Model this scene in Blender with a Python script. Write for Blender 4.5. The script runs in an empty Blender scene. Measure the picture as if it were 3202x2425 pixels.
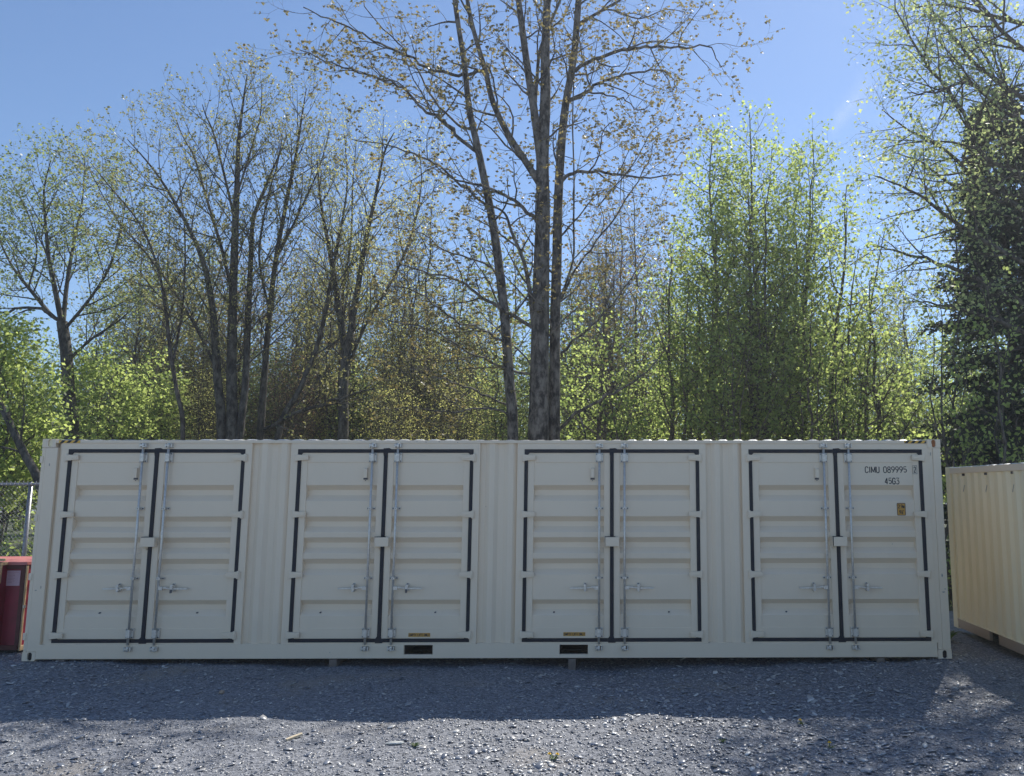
import bpy, bmesh, math, random
import numpy as np
from mathutils import Vector, Matrix

SC = bpy.context.scene
COL = SC.collection
PI = math.pi
R = math.radians

# ------------------------------------------------------------------ camera
W0, H0, FPX = 3202.0, 2425.0, 2414.0
CAM = Vector((7.6613, -10.5248, 2.2209))
YAW, PITCH, ROLL, PPX = -0.0108, 0.1304, -0.0002, 330.3
fw = Vector((-math.sin(YAW) * math.cos(PITCH), math.cos(YAW) * math.cos(PITCH), math.sin(PITCH)))
rt0 = Vector((math.cos(YAW), math.sin(YAW), 0))
up0 = rt0.cross(fw)
rt = rt0 * math.cos(ROLL) + up0 * math.sin(ROLL)
up = up0 * math.cos(ROLL) - rt0 * math.sin(ROLL)
cd = bpy.data.cameras.new('camera')
cam = bpy.data.objects.new('camera', cd)
COL.objects.link(cam)
m = Matrix((rt, up, -fw)).transposed().to_4x4()
m.translation = CAM
cam.matrix_world = m
cd.sensor_width = 36
cd.lens = FPX / W0 * 36
cd.shift_x = -PPX / W0
cd.clip_start = 0.1
cd.clip_end = 3000
SC.camera = cam

# ------------------------------------------------------------------ light
SUN_EL, SUN_AZ = R(48.6), R(30)          # azimuth from +Y towards +X
wd = bpy.data.worlds.new('World')
SC.world = wd
wd.use_nodes = True
nt = wd.node_tree
bg = nt.nodes['Background']
sky = nt.nodes.new('ShaderNodeTexSky')
sky.sky_type = 'NISHITA'
sky.sun_disc = False
sky.sun_elevation = SUN_EL
sky.sun_rotation = SUN_AZ
sky.air_density = 1.0
sky.dust_density = 0.15
sky.ozone_density = 6.0
nt.links.new(sky.outputs[0], bg.inputs[0])
bg.inputs[1].default_value = 0.115
sd = bpy.data.lights.new('sun', 'SUN')
sd.energy = 5.0
sd.angle = R(0.5)
sd.color = (1.0, 0.95, 0.87)
sun = bpy.data.objects.new('sun', sd)
COL.objects.link(sun)
sdir = Vector((math.sin(SUN_AZ) * math.cos(SUN_EL), math.cos(SUN_AZ) * math.cos(SUN_EL), math.sin(SUN_EL)))
sun.rotation_euler = sdir.to_track_quat('Z', 'Y').to_euler()
sun.location = (20, 30, 40)
SC.view_settings.view_transform = 'Standard'
SC.view_settings.look = 'None'
SC.view_settings.exposure = 0.36
SC.view_settings.gamma = 1
SC.render.engine = 'CYCLES'
SC.cycles.max_bounces = 8
SC.cycles.transparent_max_bounces = 4


def W(u, v, y):
    """point of the plane at distance y seen at (u, v) of a 2212-wide view"""
    k = W0 / 2212
    d = fw + rt * ((u * k - W0 / 2 - PPX) / FPX) + up * ((H0 / 2 - v * k) / FPX)
    return CAM + d * ((y - CAM.y) / d.y)


# ------------------------------------------------------------------ tags
def tag(o, label=None, cat=None, group=None, kind=None):
    if label: o['label'] = label
    if cat: o['category'] = cat
    if group: o['group'] = group
    if kind: o['kind'] = kind
    return o


def empty(name, loc=(0, 0, 0), rz=0):
    o = bpy.data.objects.new(name, None)
    COL.objects.link(o)
    o.location = loc
    o.rotation_euler = (0, 0, rz)
    o.empty_display_size = 0.2
    return o


# ------------------------------------------------------------------ materials
def mat(name, base, rough=0.6, metal=0.0, var=0.0, vscale=3.0, bump=0.0, bscale=40.0, spec=0.5, col2=None):
    mt = bpy.data.materials.new(name)
    mt.use_nodes = True
    n = mt.node_tree
    b = n.nodes['Principled BSDF']
    b.inputs['Base Color'].default_value = (*base, 1)
    b.inputs['Roughness'].default_value = rough
    b.inputs['Metallic'].default_value = metal
    b.inputs['Specular IOR Level'].default_value = spec
    tc = n.nodes.new('ShaderNodeTexCoord')
    if var or col2:
        ns = n.nodes.new('ShaderNodeTexNoise')
        ns.inputs['Scale'].default_value = vscale
        ns.inputs['Detail'].default_value = 6
        ns.inputs['Roughness'].default_value = 0.65
        n.links.new(tc.outputs['Object'], ns.inputs['Vector'])
        cr = n.nodes.new('ShaderNodeValToRGB')
        cr.color_ramp.elements[0].position = 0.3
        cr.color_ramp.elements[1].position = 0.7
        c2 = col2 or tuple(c * (1 + var) for c in base)
        c1 = base if col2 else tuple(c * (1 - var) for c in base)
        cr.color_ramp.elements[0].color = (*c1, 1)
        cr.color_ramp.elements[1].color = (*c2, 1)
        n.links.new(ns.outputs[0], cr.inputs[0])
        n.links.new(cr.outputs[0], b.inputs['Base Color'])
    if bump:
        nb = n.nodes.new('ShaderNodeTexNoise')
        nb.inputs['Scale'].default_value = bscale
        nb.inputs['Detail'].default_value = 5
        n.links.new(tc.outputs['Object'], nb.inputs['Vector'])
        bp = n.nodes.new('ShaderNodeBump')
        bp.inputs['Strength'].default_value = 1
        bp.inputs['Distance'].default_value = bump
        n.links.new(nb.outputs[0], bp.inputs['Height'])
        n.links.new(bp.outputs[0], b.inputs['Normal'])
    return mt


def paint_mat(name, base, dirt=(0.30, 0.27, 0.22), amount=0.35):
    """container paint: fine waviness, faint grime and a few small scuffs"""
    mt = mat(name, base, rough=0.33, spec=0.5)
    n = mt.node_tree
    b = n.nodes['Principled BSDF']
    tc = n.nodes.new('ShaderNodeTexCoord')
    big = n.nodes.new('ShaderNodeTexNoise'); big.inputs['Scale'].default_value = 1.1; big.inputs['Detail'].default_value = 8
    big.inputs['Roughness'].default_value = 0.7
    mp = n.nodes.new('ShaderNodeMapping'); mp.inputs['Scale'].default_value = (1, 1, 0.35)
    n.links.new(tc.outputs['Object'], mp.inputs[0]); n.links.new(mp.outputs[0], big.inputs['Vector'])
    r1 = n.nodes.new('ShaderNodeMapRange'); r1.inputs['From Min'].default_value = 0.5; r1.inputs['From Max'].default_value = 0.8
    r1.inputs['To Max'].default_value = amount
    n.links.new(big.outputs[0], r1.inputs['Value'])
    mx = n.nodes.new('ShaderNodeMix'); mx.data_type = 'RGBA'
    mx.inputs['A'].default_value = (*base, 1); mx.inputs['B'].default_value = (*dirt, 1)
    n.links.new(r1.outputs[0], mx.inputs['Factor'])
    sm = n.nodes.new('ShaderNodeTexNoise'); sm.inputs['Scale'].default_value = 9; sm.inputs['Detail'].default_value = 9
    sm.inputs['Roughness'].default_value = 0.75
    mp2 = n.nodes.new('ShaderNodeMapping'); mp2.inputs['Scale'].default_value = (1, 1, 2.2)
    n.links.new(tc.outputs['Object'], mp2.inputs[0]); n.links.new(mp2.outputs[0], sm.inputs['Vector'])
    r2 = n.nodes.new('ShaderNodeMapRange'); r2.inputs['From Min'].default_value = 0.72; r2.inputs['From Max'].default_value = 0.76
    r2.inputs['To Max'].default_value = 0.5
    n.links.new(sm.outputs[0], r2.inputs['Value'])
    mx2 = n.nodes.new('ShaderNodeMix'); mx2.data_type = 'RGBA'
    mx2.inputs['B'].default_value = (0.16, 0.13, 0.11, 1)
    n.links.new(mx.outputs['Result'], mx2.inputs['A']); n.links.new(r2.outputs[0], mx2.inputs['Factor'])
    n.links.new(mx2.outputs['Result'], b.inputs['Base Color'])
    bn = n.nodes.new('ShaderNodeTexNoise'); bn.inputs['Scale'].default_value = 2.3; bn.inputs['Detail'].default_value = 3
    n.links.new(tc.outputs['Object'], bn.inputs['Vector'])
    bp = n.nodes.new('ShaderNodeBump'); bp.inputs['Distance'].default_value = 0.012; bp.inputs['Strength'].default_value = 0.7
    n.links.new(bn.outputs[0], bp.inputs['Height']); n.links.new(bp.outputs[0], b.inputs['Normal'])
    return mt


def leaf_mat(name, c1, c2, trans=0.5, gloss=0.45):
    mt = bpy.data.materials.new(name)
    mt.use_nodes = True
    n = mt.node_tree
    b = n.nodes['Principled BSDF']
    out = n.nodes['Material Output']
    geo = n.nodes.new('ShaderNodeNewGeometry')
    cr = n.nodes.new('ShaderNodeValToRGB')
    cr.color_ramp.elements[0].color = (*c1, 1)
    cr.color_ramp.elements[1].color = (*c2, 1)
    n.links.new(geo.outputs['Random Per Island'], cr.inputs[0])
    n.links.new(cr.outputs[0], b.inputs['Base Color'])
    b.inputs['Roughness'].default_value = gloss
    b.inputs['Specular IOR Level'].default_value = 0.3
    tr = n.nodes.new('ShaderNodeBsdfTranslucent')
    sc = n.nodes.new('ShaderNodeMix'); sc.data_type = 'RGBA'; sc.blend_type = 'MULTIPLY'
    sc.inputs['Factor'].default_value = 1
    sc.inputs['B'].default_value = (2.6, 2.6, 1.8, 1)
    n.links.new(cr.outputs[0], sc.inputs['A'])
    n.links.new(sc.outputs['Result'], tr.inputs['Color'])
    mx = n.nodes.new('ShaderNodeMixShader')
    mx.inputs[0].default_value = trans
    n.links.new(b.outputs[0], mx.inputs[1])
    n.links.new(tr.outputs[0], mx.inputs[2])
    n.links.new(mx.outputs[0], out.inputs['Surface'])
    return mt


def bark_mat(name, c1, c2, scale=6.0, bump=0.02):
    mt = mat(name, c1, rough=0.9, spec=0.2)
    n = mt.node_tree
    b = n.nodes['Principled BSDF']
    tc = n.nodes.new('ShaderNodeTexCoord')
    mp = n.nodes.new('ShaderNodeMapping'); mp.inputs['Scale'].default_value = (1, 1, 0.45)
    n.links.new(tc.outputs['Object'], mp.inputs[0])
    ns = n.nodes.new('ShaderNodeTexNoise'); ns.inputs['Scale'].default_value = scale; ns.inputs['Detail'].default_value = 8
    ns.inputs['Roughness'].default_value = 0.7
    n.links.new(mp.outputs[0], ns.inputs['Vector'])
    cr = n.nodes.new('ShaderNodeValToRGB')
    cr.color_ramp.elements[0].position = 0.42; cr.color_ramp.elements[0].color = (*c1, 1)
    cr.color_ramp.elements[1].position = 0.6; cr.color_ramp.elements[1].color = (*c2, 1)
    n.links.new(ns.outputs[0], cr.inputs[0]); n.links.new(cr.outputs[0], b.inputs['Base Color'])
    mp2 = n.nodes.new('ShaderNodeMapping'); mp2.inputs['Scale'].default_value = (1, 1, 0.15)
    n.links.new(tc.outputs['Object'], mp2.inputs[0])
    n2 = n.nodes.new('ShaderNodeTexNoise'); n2.inputs['Scale'].default_value = 30; n2.inputs['Detail'].default_value = 5
    n.links.new(mp2.outputs[0], n2.inputs['Vector'])
    bp = n.nodes.new('ShaderNodeBump'); bp.inputs['Distance'].default_value = bump; bp.inputs['Strength'].default_value = 1
    n.links.new(n2.outputs[0], bp.inputs['Height']); n.links.new(bp.outputs[0], b.inputs['Normal'])
    return mt


M = dict(
    paint=paint_mat('cream_paint', (0.83, 0.69, 0.52), amount=0.10),
    paint2=paint_mat('light_warmed_cream_paint', (0.90, 0.79, 0.54), amount=0.10),  # even tint stands in for warm light bounced between the containers
    rail_tan=paint_mat('tan_rail_paint', (0.36, 0.27, 0.20)),
    roofp=mat('roof_paint', (0.70, 0.69, 0.64), 0.4, var=0.08),
    rubber=mat('black_rubber', (0.012, 0.014, 0.022), 0.7, var=0.3, vscale=8),
    steel=mat('galvanised_steel', (0.66, 0.62, 0.56), 0.42, 0.5, var=0.18, vscale=30, bump=0.0006, bscale=90),
    bolt=mat('dark_bolt', (0.10, 0.10, 0.11), 0.5, 0.6),
    dark=mat('hollow_shade', (0.015, 0.017, 0.02), 0.9),  # near-black colour painted where hollows lie in shade
    rust=mat('rust', (0.33, 0.13, 0.05), 0.9, var=0.4, vscale=30),
    black=mat('black_lettering', (0.018, 0.022, 0.03), 0.6),
    yellow=mat('yellow_sticker', (0.80, 0.47, 0.07), 0.5, var=0.08),
    orange=mat('orange_sticker', (0.56, 0.29, 0.05), 0.5, var=0.06),
    brown=mat('dark_brown_print', (0.06, 0.025, 0.02), 0.5),
    wood=mat('grey_timber', (0.17, 0.14, 0.12), 0.9, var=0.25, vscale=14, bump=0.003, bscale=60),
    pine=mat('raw_pine', (0.50, 0.36, 0.21), 0.8, var=0.2, vscale=9, bump=0.002, bscale=60),
    redw=mat('red_sheet', (0.24, 0.015, 0.035), 0.45, var=0.3, vscale=3),
    redd=mat('red_brown_batten', (0.11, 0.035, 0.03), 0.7, var=0.3, vscale=9),
    paper=mat('pink_notice_paper', (0.60, 0.40, 0.44), 0.7, var=0.06),
    print_=mat('faded_red_print', (0.20, 0.05, 0.06), 0.7),
    galv=mat('fence_galvanised', (0.33, 0.34, 0.36), 0.45, 0.6, var=0.15, vscale=20),
    bark_maple=bark_mat('maple_bark', (0.032, 0.032, 0.032), (0.21, 0.195, 0.175), 7.0, 0.03),
    bark_dark=bark_mat('dark_bark', (0.04, 0.038, 0.034), (0.14, 0.13, 0.11), 9.0),
    bark_brown=bark_mat('brown_bark', (0.05, 0.042, 0.037), (0.17, 0.145, 0.12), 9.0),
    bark_pale=bark_mat('pale_bark', (0.07, 0.065, 0.055), (0.30, 0.28, 0.25), 8.0),
    leaf_copper=leaf_mat('copper_young_leaf', (0.11, 0.10, 0.05), (0.20, 0.16, 0.085), 0.45),
    leaf_bud=leaf_mat('bud_leaf', (0.11, 0.115, 0.06), (0.23, 0.22, 0.11), 0.5),
    leaf_olive=leaf_mat('olive_leaf', (0.16, 0.17, 0.075), (0.33, 0.32, 0.15), 0.65),
    leaf_red=leaf_mat('red_bud_leaf', (0.14, 0.095, 0.07), (0.24, 0.16, 0.12), 0.4),
    leaf_green=leaf_mat('fresh_green_leaf', (0.10, 0.14, 0.055), (0.26, 0.30, 0.13), 0.72),
    leaf_pale=leaf_mat('pale_green_leaf', (0.11, 0.14, 0.065), (0.19, 0.22, 0.11), 0.5, 0.4),
    leaf_silver=leaf_mat('silvery_green_leaf', (0.12, 0.155, 0.085), (0.28, 0.31, 0.18), 0.6, 0.45),
    needle=leaf_mat('spruce_needle', (0.016, 0.030, 0.020), (0.035, 0.055, 0.032), 0.1, 0.6),
    slate=None, gravel=None)


# ------------------------------------------------------------------ mesh helpers
class MB:
    def __init__(s):
        s.b = bmesh.new()
        s.second = None

    def mark(s, mt):
        """faces added from here on take a second material (bolt heads and the like)"""
        s.b.faces.index_update()
        s.n0, s.second = len(s.b.faces), mt
        return s

    def box(s, x0, x1, y0, y1, z0, z1):
        v = [s.b.verts.new((x, y, z)) for x in (x0, x1) for y in (y0, y1) for z in (z0, z1)]
        for f in ((0, 1, 3, 2), (4, 6, 7, 5), (0, 4, 5, 1), (2, 3, 7, 6), (0, 2, 6, 4), (1, 5, 7, 3)):
            s.b.faces.new([v[i] for i in f])
        return s

    def prism(s, pts, axis, a, b):
        """polygon pts (2d) extruded along axis from a to b"""
        def mk(p, t):
            return {'x': (t, p[0], p[1]), 'y': (p[0], t, p[1]), 'z': (p[0], p[1], t)}[axis]
        va = [s.b.verts.new(mk(p, a)) for p in pts]
        vb = [s.b.verts.new(mk(p, b)) for p in pts]
        n = len(pts)
        s.b.faces.new(va)
        s.b.faces.new(vb[::-1])
        for i in range(n):
            j = (i + 1) % n
            s.b.faces.new((va[i], vb[i], vb[j], va[j]))
        return s

    def sheet(s, prof, axis, a, b):
        """open profile swept along axis (no thickness closing: backed sheet)"""
        def mk(p, t):
            return {'x': (t, p[0], p[1]), 'y': (p[0], t, p[1]), 'z': (p[0], p[1], t)}[axis]
        va = [s.b.verts.new(mk(p, a)) for p in prof]
        vb = [s.b.verts.new(mk(p, b)) for p in prof]
        for i in range(len(prof) - 1):
            s.b.faces.new((va[i], vb[i], vb[i + 1], va[i + 1]))
        return s

    def cyl(s, p0, p1, r, n=12, r1=None):
        p0, p1 = Vector(p0), Vector(p1)
        r1 = r if r1 is None else r1
        d = (p1 - p0).normalized()
        a = d.orthogonal().normalized()
        c = d.cross(a)
        A = [s.b.verts.new(p0 + (a * math.cos(2 * PI * i / n) + c * math.sin(2 * PI * i / n)) * r) for i in range(n)]
        B = [s.b.verts.new(p1 + (a * math.cos(2 * PI * i / n) + c * math.sin(2 * PI * i / n)) * r1) for i in range(n)]
        for i in range(n):
            j = (i + 1) % n
            f = s.b.faces.new((A[i], A[j], B[j], B[i]))
            f.smooth = True
        s.b.faces.new(A[::-1])
        s.b.faces.new(B)
        return s

    def plate_hole(s, x0, x1, z0, z1, y0, y1, cx, cz, rx, rz, stad=0.0):
        """box with an oval opening in the face y0"""
        ang = sorted(set([2 * PI * i / 28 for i in range(28)] +
                         [math.atan2(z - cz, x - cx) % (2 * PI) for x in (x0, x1) for z in (z0, z1)]))
        O, I, K = [], [], []
        for a in ang:
            c, sn = math.cos(a), math.sin(a)
            t = min([((x1 if c > 0 else x0) - cx) / c if abs(c) > 1e-6 else 1e9,
                     ((z1 if sn > 0 else z0) - cz) / sn if abs(sn) > 1e-6 else 1e9])
            O.append((cx + c * t, cz + sn * t))
            I.append((cx + c * rx, cz + sn * rz + (stad if sn > 0.01 else -stad if sn < -0.01 else 0)))
        n = len(ang)
        vo = [s.b.verts.new((p[0], y0, p[1])) for p in O]
        vi = [s.b.verts.new((p[0], y0, p[1])) for p in I]
        vk = [s.b.verts.new((p[0], y0 + 0.022, p[1])) for p in I]
        vb = [s.b.verts.new((p[0], y1, p[1])) for p in O]
        for i in range(n):
            j = (i + 1) % n
            s.b.faces.new((vo[i], vo[j], vi[j], vi[i]))
            s.b.faces.new((vi[i], vi[j], vk[j], vk[i]))
            s.b.faces.new((vo[j], vo[i], vb[i], vb[j]))
        s.b.faces.new(vb)
        return s

    def build(s, name, mt, parent=None, bevel=0.0, recalc=True, loc=None):
        if s.second:
            s.b.faces.ensure_lookup_table()
            for i in range(s.n0, len(s.b.faces)): s.b.faces[i].material_index = 1
        if recalc:
            bmesh.ops.recalc_face_normals(s.b, faces=s.b.faces)
        me = bpy.data.meshes.new(name)
        s.b.to_mesh(me)
        s.b.free()
        o = bpy.data.objects.new(name, me)
        COL.objects.link(o)
        me.materials.append(mt)
        if s.second: me.materials.append(s.second)
        if parent: o.parent = parent
        if loc: o.location = loc
        if bevel:
            md = o.modifiers.new('bevel', 'BEVEL')
            md.width = bevel
            md.segments = 2
            md.limit_method = 'ANGLE'
        return o


def raw_mesh(name, verts, loops, starts, mt, parent=None, smooth=False):
    me = bpy.data.meshes.new(name)
    verts = np.asarray(verts, dtype=np.float32).reshape(-1, 3)
    loops = np.asarray(loops, dtype=np.int32)
    starts = np.asarray(starts, dtype=np.int32)
    me.vertices.add(len(verts)); me.vertices.foreach_set('co', verts.ravel())
    me.loops.add(len(loops)); me.loops.foreach_set('vertex_index', loops)
    me.polygons.add(len(starts)); me.polygons.foreach_set('loop_start', starts)
    if smooth:
        me.polygons.foreach_set('use_smooth', np.ones(len(starts), dtype=bool))
    me.update(calc_edges=True)
    me.materials.append(mt)
    o = bpy.data.objects.new(name, me)
    COL.objects.link(o)
    if parent: o.parent = parent
    return o


def arc(cx, cy, rx, ry, a0, a1, n=8):
    return [(cx + rx * math.cos(R(a0 + (a1 - a0) * i / n)), cy + ry * math.sin(R(a0 + (a1 - a0) * i / n))) for i in range(n + 1)]


# condensed stencil-like glyphs on a field 1 wide, 2 high
GLYPH = {
    'C': [[(1, 1.5)] + arc(.5, 1.5, .5, .5, 0, 180) + arc(.5, .5, .5, .5, 180, 360)],
    'I': [[(.5, 0), (.5, 2)]],
    'M': [[(0, 0), (0, 2)], [(0, 2), (.5, .2)], [(.5, .2), (1, 2)], [(1, 2), (1, 0)]],
    'U': [[(0, 2)] + arc(.5, .5, .5, .5, 180, 360) + [(1, 2)]],
    '0': [arc(.5, 1.5, .5, .5, 0, 180) + arc(.5, .5, .5, .5, 180, 360) + [(1, 1.5)]],
    'O': [arc(.5, 1.5, .5, .5, 0, 180) + arc(.5, .5, .5, .5, 180, 360) + [(1, 1.5)]],
    '8': [arc(.5, 1.53, .44, .47, 0, 360, 14), arc(.5, .53, .5, .53, 0, 360, 14)],
    '9': [arc(.5, 1.45, .5, .55, 0, 360, 14), [(1, 1.45), (.95, 1.0), (.3, 0)]],
    '6': [arc(.5, .55, .5, .55, 0, 360, 14), [(0, .55), (.05, 1.0), (.7, 2)]],
    '5': [[(.95, 2), (.12, 2), (.06, 1.15)] + arc(.5, .72, .5, .55, 130, -140, 12)],
    '2': [arc(.5, 1.5, .5, .5, 170, -20) + [(0, 0)], [(0, 0), (1, 0)]],
    '4': [[(.75, 0), (.75, 2)], [(.75, 2), (0, .55)], [(0, .55), (1.05, .55)]],
    'G': [[(1, 1.55)] + arc(.5, 1.5, .5, .5, 0, 180) + arc(.5, .5, .5, .5, 180, 360) + [(1, .95), (.55, .95)]],
    '3': [[(0, 2), (.95, 2), (.45, 1.2)] + arc(.45, .6, .52, .6, 85, -150, 12)],
    'E': [[(1, 2), (0, 2), (0, 0), (1, 0)], [(0, 1.02), (.8, 1.02)]],
    'P': [[(0, 0), (0, 2), (.6, 2)] + arc(.6, 1.5, .4, .5, 90, -90) + [(0, 1)]],
    'T': [[(0, 2), (1, 2)], [(.5, 2), (.5, 0)]],
    'Y': [[(0, 2), (.5, 1), (1, 2)], [(.5, 1), (.5, 0)]],
    'L': [[(0, 2), (0, 0), (1, 0)]],
    'F': [[(1, 2), (0, 2), (0, 0)], [(0, 1.02), (.8, 1.02)]],
    'N': [[(0, 0), (0, 2)], [(0, 2), (1, 0)], [(1, 0), (1, 2)]],
    'B': [[(0, 0), (0, 2), (.55, 2)] + arc(.55, 1.53, .4, .47, 90, -90) + [(0, 1.06), (.55, 1.06)] + arc(.55, .53, .45, .53, 90, -90) + [(0, 0)]],
    'm': [[(0, 0), (0, 1.3)], arc(.25, 1.0, .25, .3, 180, 0) + [(.5, 0)], arc(.75, 1.0, .25, .3, 180, 0) + [(1, 0)]],
    '.': [[(.4, 0), (.6, 0)]],
    "'": [[(.5, 2), (.5, 1.55)]],
    '"': [[(.25, 2), (.25, 1.55)], [(.75, 2), (.75, 1.55)]],
}
NARROW = {'M': 1.3, 'I': .35, ' ': .75, '.': .35, "'": .3, '"': .6}


def text_obj(name, body, x0, x1, z0, z1, y, mt, parent, gap=0.42, stroke=0.006):
    """painted strokes filling x0..x1, z0..z1 on a face looking towards -y"""
    tot = sum(NARROW.get(c, 1) for c in body) + gap * (len(body) - 1)
    u = (x1 - x0 - 2 * stroke) / tot
    h = (z1 - z0 - 2 * stroke) / 2
    cu = bpy.data.curves.new(name, 'CURVE')
    cu.dimensions = '3D'
    cu.bevel_depth = stroke
    cu.bevel_resolution = 1
    cu.use_fill_caps = True
    x = x0 + stroke
    for c in body:
        w = NARROW.get(c, 1) * u
        for line in GLYPH.get(c, []):
            sp = cu.splines.new('POLY')
            sp.points.add(len(line) - 1)
            for i, (px, pz) in enumerate(line):
                qx = x + w / 2 if c == 'I' else x + px * w
                sp.points[i].co = (qx, 0, z0 + stroke + pz * h, 1)
        x += w + gap * u
    tmp = bpy.data.objects.new(name, cu)
    COL.objects.link(tmp)
    dg = bpy.context.evaluated_depsgraph_get()
    dg.update()
    me = bpy.data.meshes.new_from_object(tmp.evaluated_get(dg))
    bpy.data.objects.remove(tmp)
    n = len(me.vertices)
    co = np.empty(n * 3); me.vertices.foreach_get('co', co); co = co.reshape(-1, 3)
    co[:, 1] = co[:, 1] * 0.08 + y
    me.vertices.foreach_set('co', co.ravel())
    me.materials.clear(); me.materials.append(mt)
    me.update()
    o = bpy.data.objects.new(name, me)
    COL.objects.link(o)
    o.parent = parent
    return o


# ================================================================== GROUND
def gz(x, y):
    z = -0.105 + 0.018 * math.sin(1.3 * x + 0.4) * math.cos(1.7 * y) + 0.012 * math.sin(3.1 * x + 2 * y) + 0.008 * math.sin(6.3 * x - 3 * y + 1)
    if -1.2 < y < 3:                                   # low berm of gravel along the container
        k = max(0, 1 - abs(y + 0.1) / 1.1)
        z += k * (0.045 * math.cos(0.5 * (x - 1.0)) + 0.012 * math.sin(2.2 * x + 0.6) + 0.028)
        for cx in (0.1, 12.1):
            z += k * 0.05 * max(0, 1 - abs(x - cx) / 0.9)
    return min(z, -0.012) if (-0.6 < y < 3 and -0.5 < x < 12.7) else z


def ground():
    xs = np.concatenate([[-900, -200, -60, -25, -12], np.arange(-6, 20.01, 0.14), [24, 32, 50, 90, 220, 900]])
    ys = np.concatenate([[-300, -60, -25, -14], np.arange(-9, 6.01, 0.14), [8, 12, 18, 26, 40, 70, 120, 300, 900]])
    V = [(x, y, gz(x, y) if (-6 <= x <= 20 and -9 <= y <= 6) else -0.1) for y in ys for x in xs]
    nx, ny = len(xs), len(ys)
    L = []
    for j in range(ny - 1):
        for i in range(nx - 1):
            a = j * nx + i
            L += [a, a + 1, a + nx + 1, a + nx]
    mt = mat('gravel_bed', (0.10, 0.105, 0.115), 0.85)
    n = mt.node_tree; b = n.nodes['Principled BSDF']
    tc = n.nodes.new('ShaderNodeTexCoord')
    vo = n.nodes.new('ShaderNodeTexVoronoi'); vo.inputs['Scale'].default_value = 42
    n.links.new(tc.outputs['Object'], vo.inputs['Vector'])
    sx = n.nodes.new('ShaderNodeSeparateColor'); n.links.new(vo.outputs['Color'], sx.inputs[0])
    cr = n.nodes.new('ShaderNodeValToRGB')
    cr.color_ramp.elements[0].color = (0.10, 0.108, 0.125, 1)
    cr.color_ramp.elements[1].color = (0.30, 0.31, 0.335, 1)
    n.links.new(sx.outputs[0], cr.inputs[0])
    ns = n.nodes.new('ShaderNodeTexNoise'); ns.inputs['Scale'].default_value = 0.7; ns.inputs['Detail'].default_value = 5
    n.links.new(tc.outputs['Object'], ns.inputs['Vector'])
    mr = n.nodes.new('ShaderNodeMapRange'); mr.inputs['From Min'].default_value = 0.58; mr.inputs['From Max'].default_value = 0.7
    n.links.new(ns.outputs[0], mr.inputs['Value'])
    mx = n.nodes.new('ShaderNodeMix'); mx.data_type = 'RGBA'
    mx.inputs['B'].default_value = (0.30, 0.265, 0.22, 1)
    mr.inputs['To Max'].default_value = 0.6
    n.links.new(mr.outputs[0], mx.inputs['Factor']); n.links.new(cr.outputs[0], mx.inputs['A'])
    n.links.new(mx.outputs['Result'], b.inputs['Base Color'])
    n2 = n.nodes.new('ShaderNodeTexNoise'); n2.inputs['Scale'].default_value = 60; n2.inputs['Detail'].default_value = 6
    n.links.new(tc.outputs['Object'], n2.inputs['Vector'])
    bp = n.nodes.new('ShaderNodeBump'); bp.inputs['Distance'].default_value = 0.02; bp.inputs['Strength'].default_value = 1
    n.links.new(n2.outputs[0], bp.inputs['Height']); n.links.new(bp.outputs[0], b.inputs['Normal'])
    o = raw_mesh('ground', V, L, range(0, len(L), 4), mt, smooth=True)
    tag(o, kind='structure')


ground()


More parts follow.
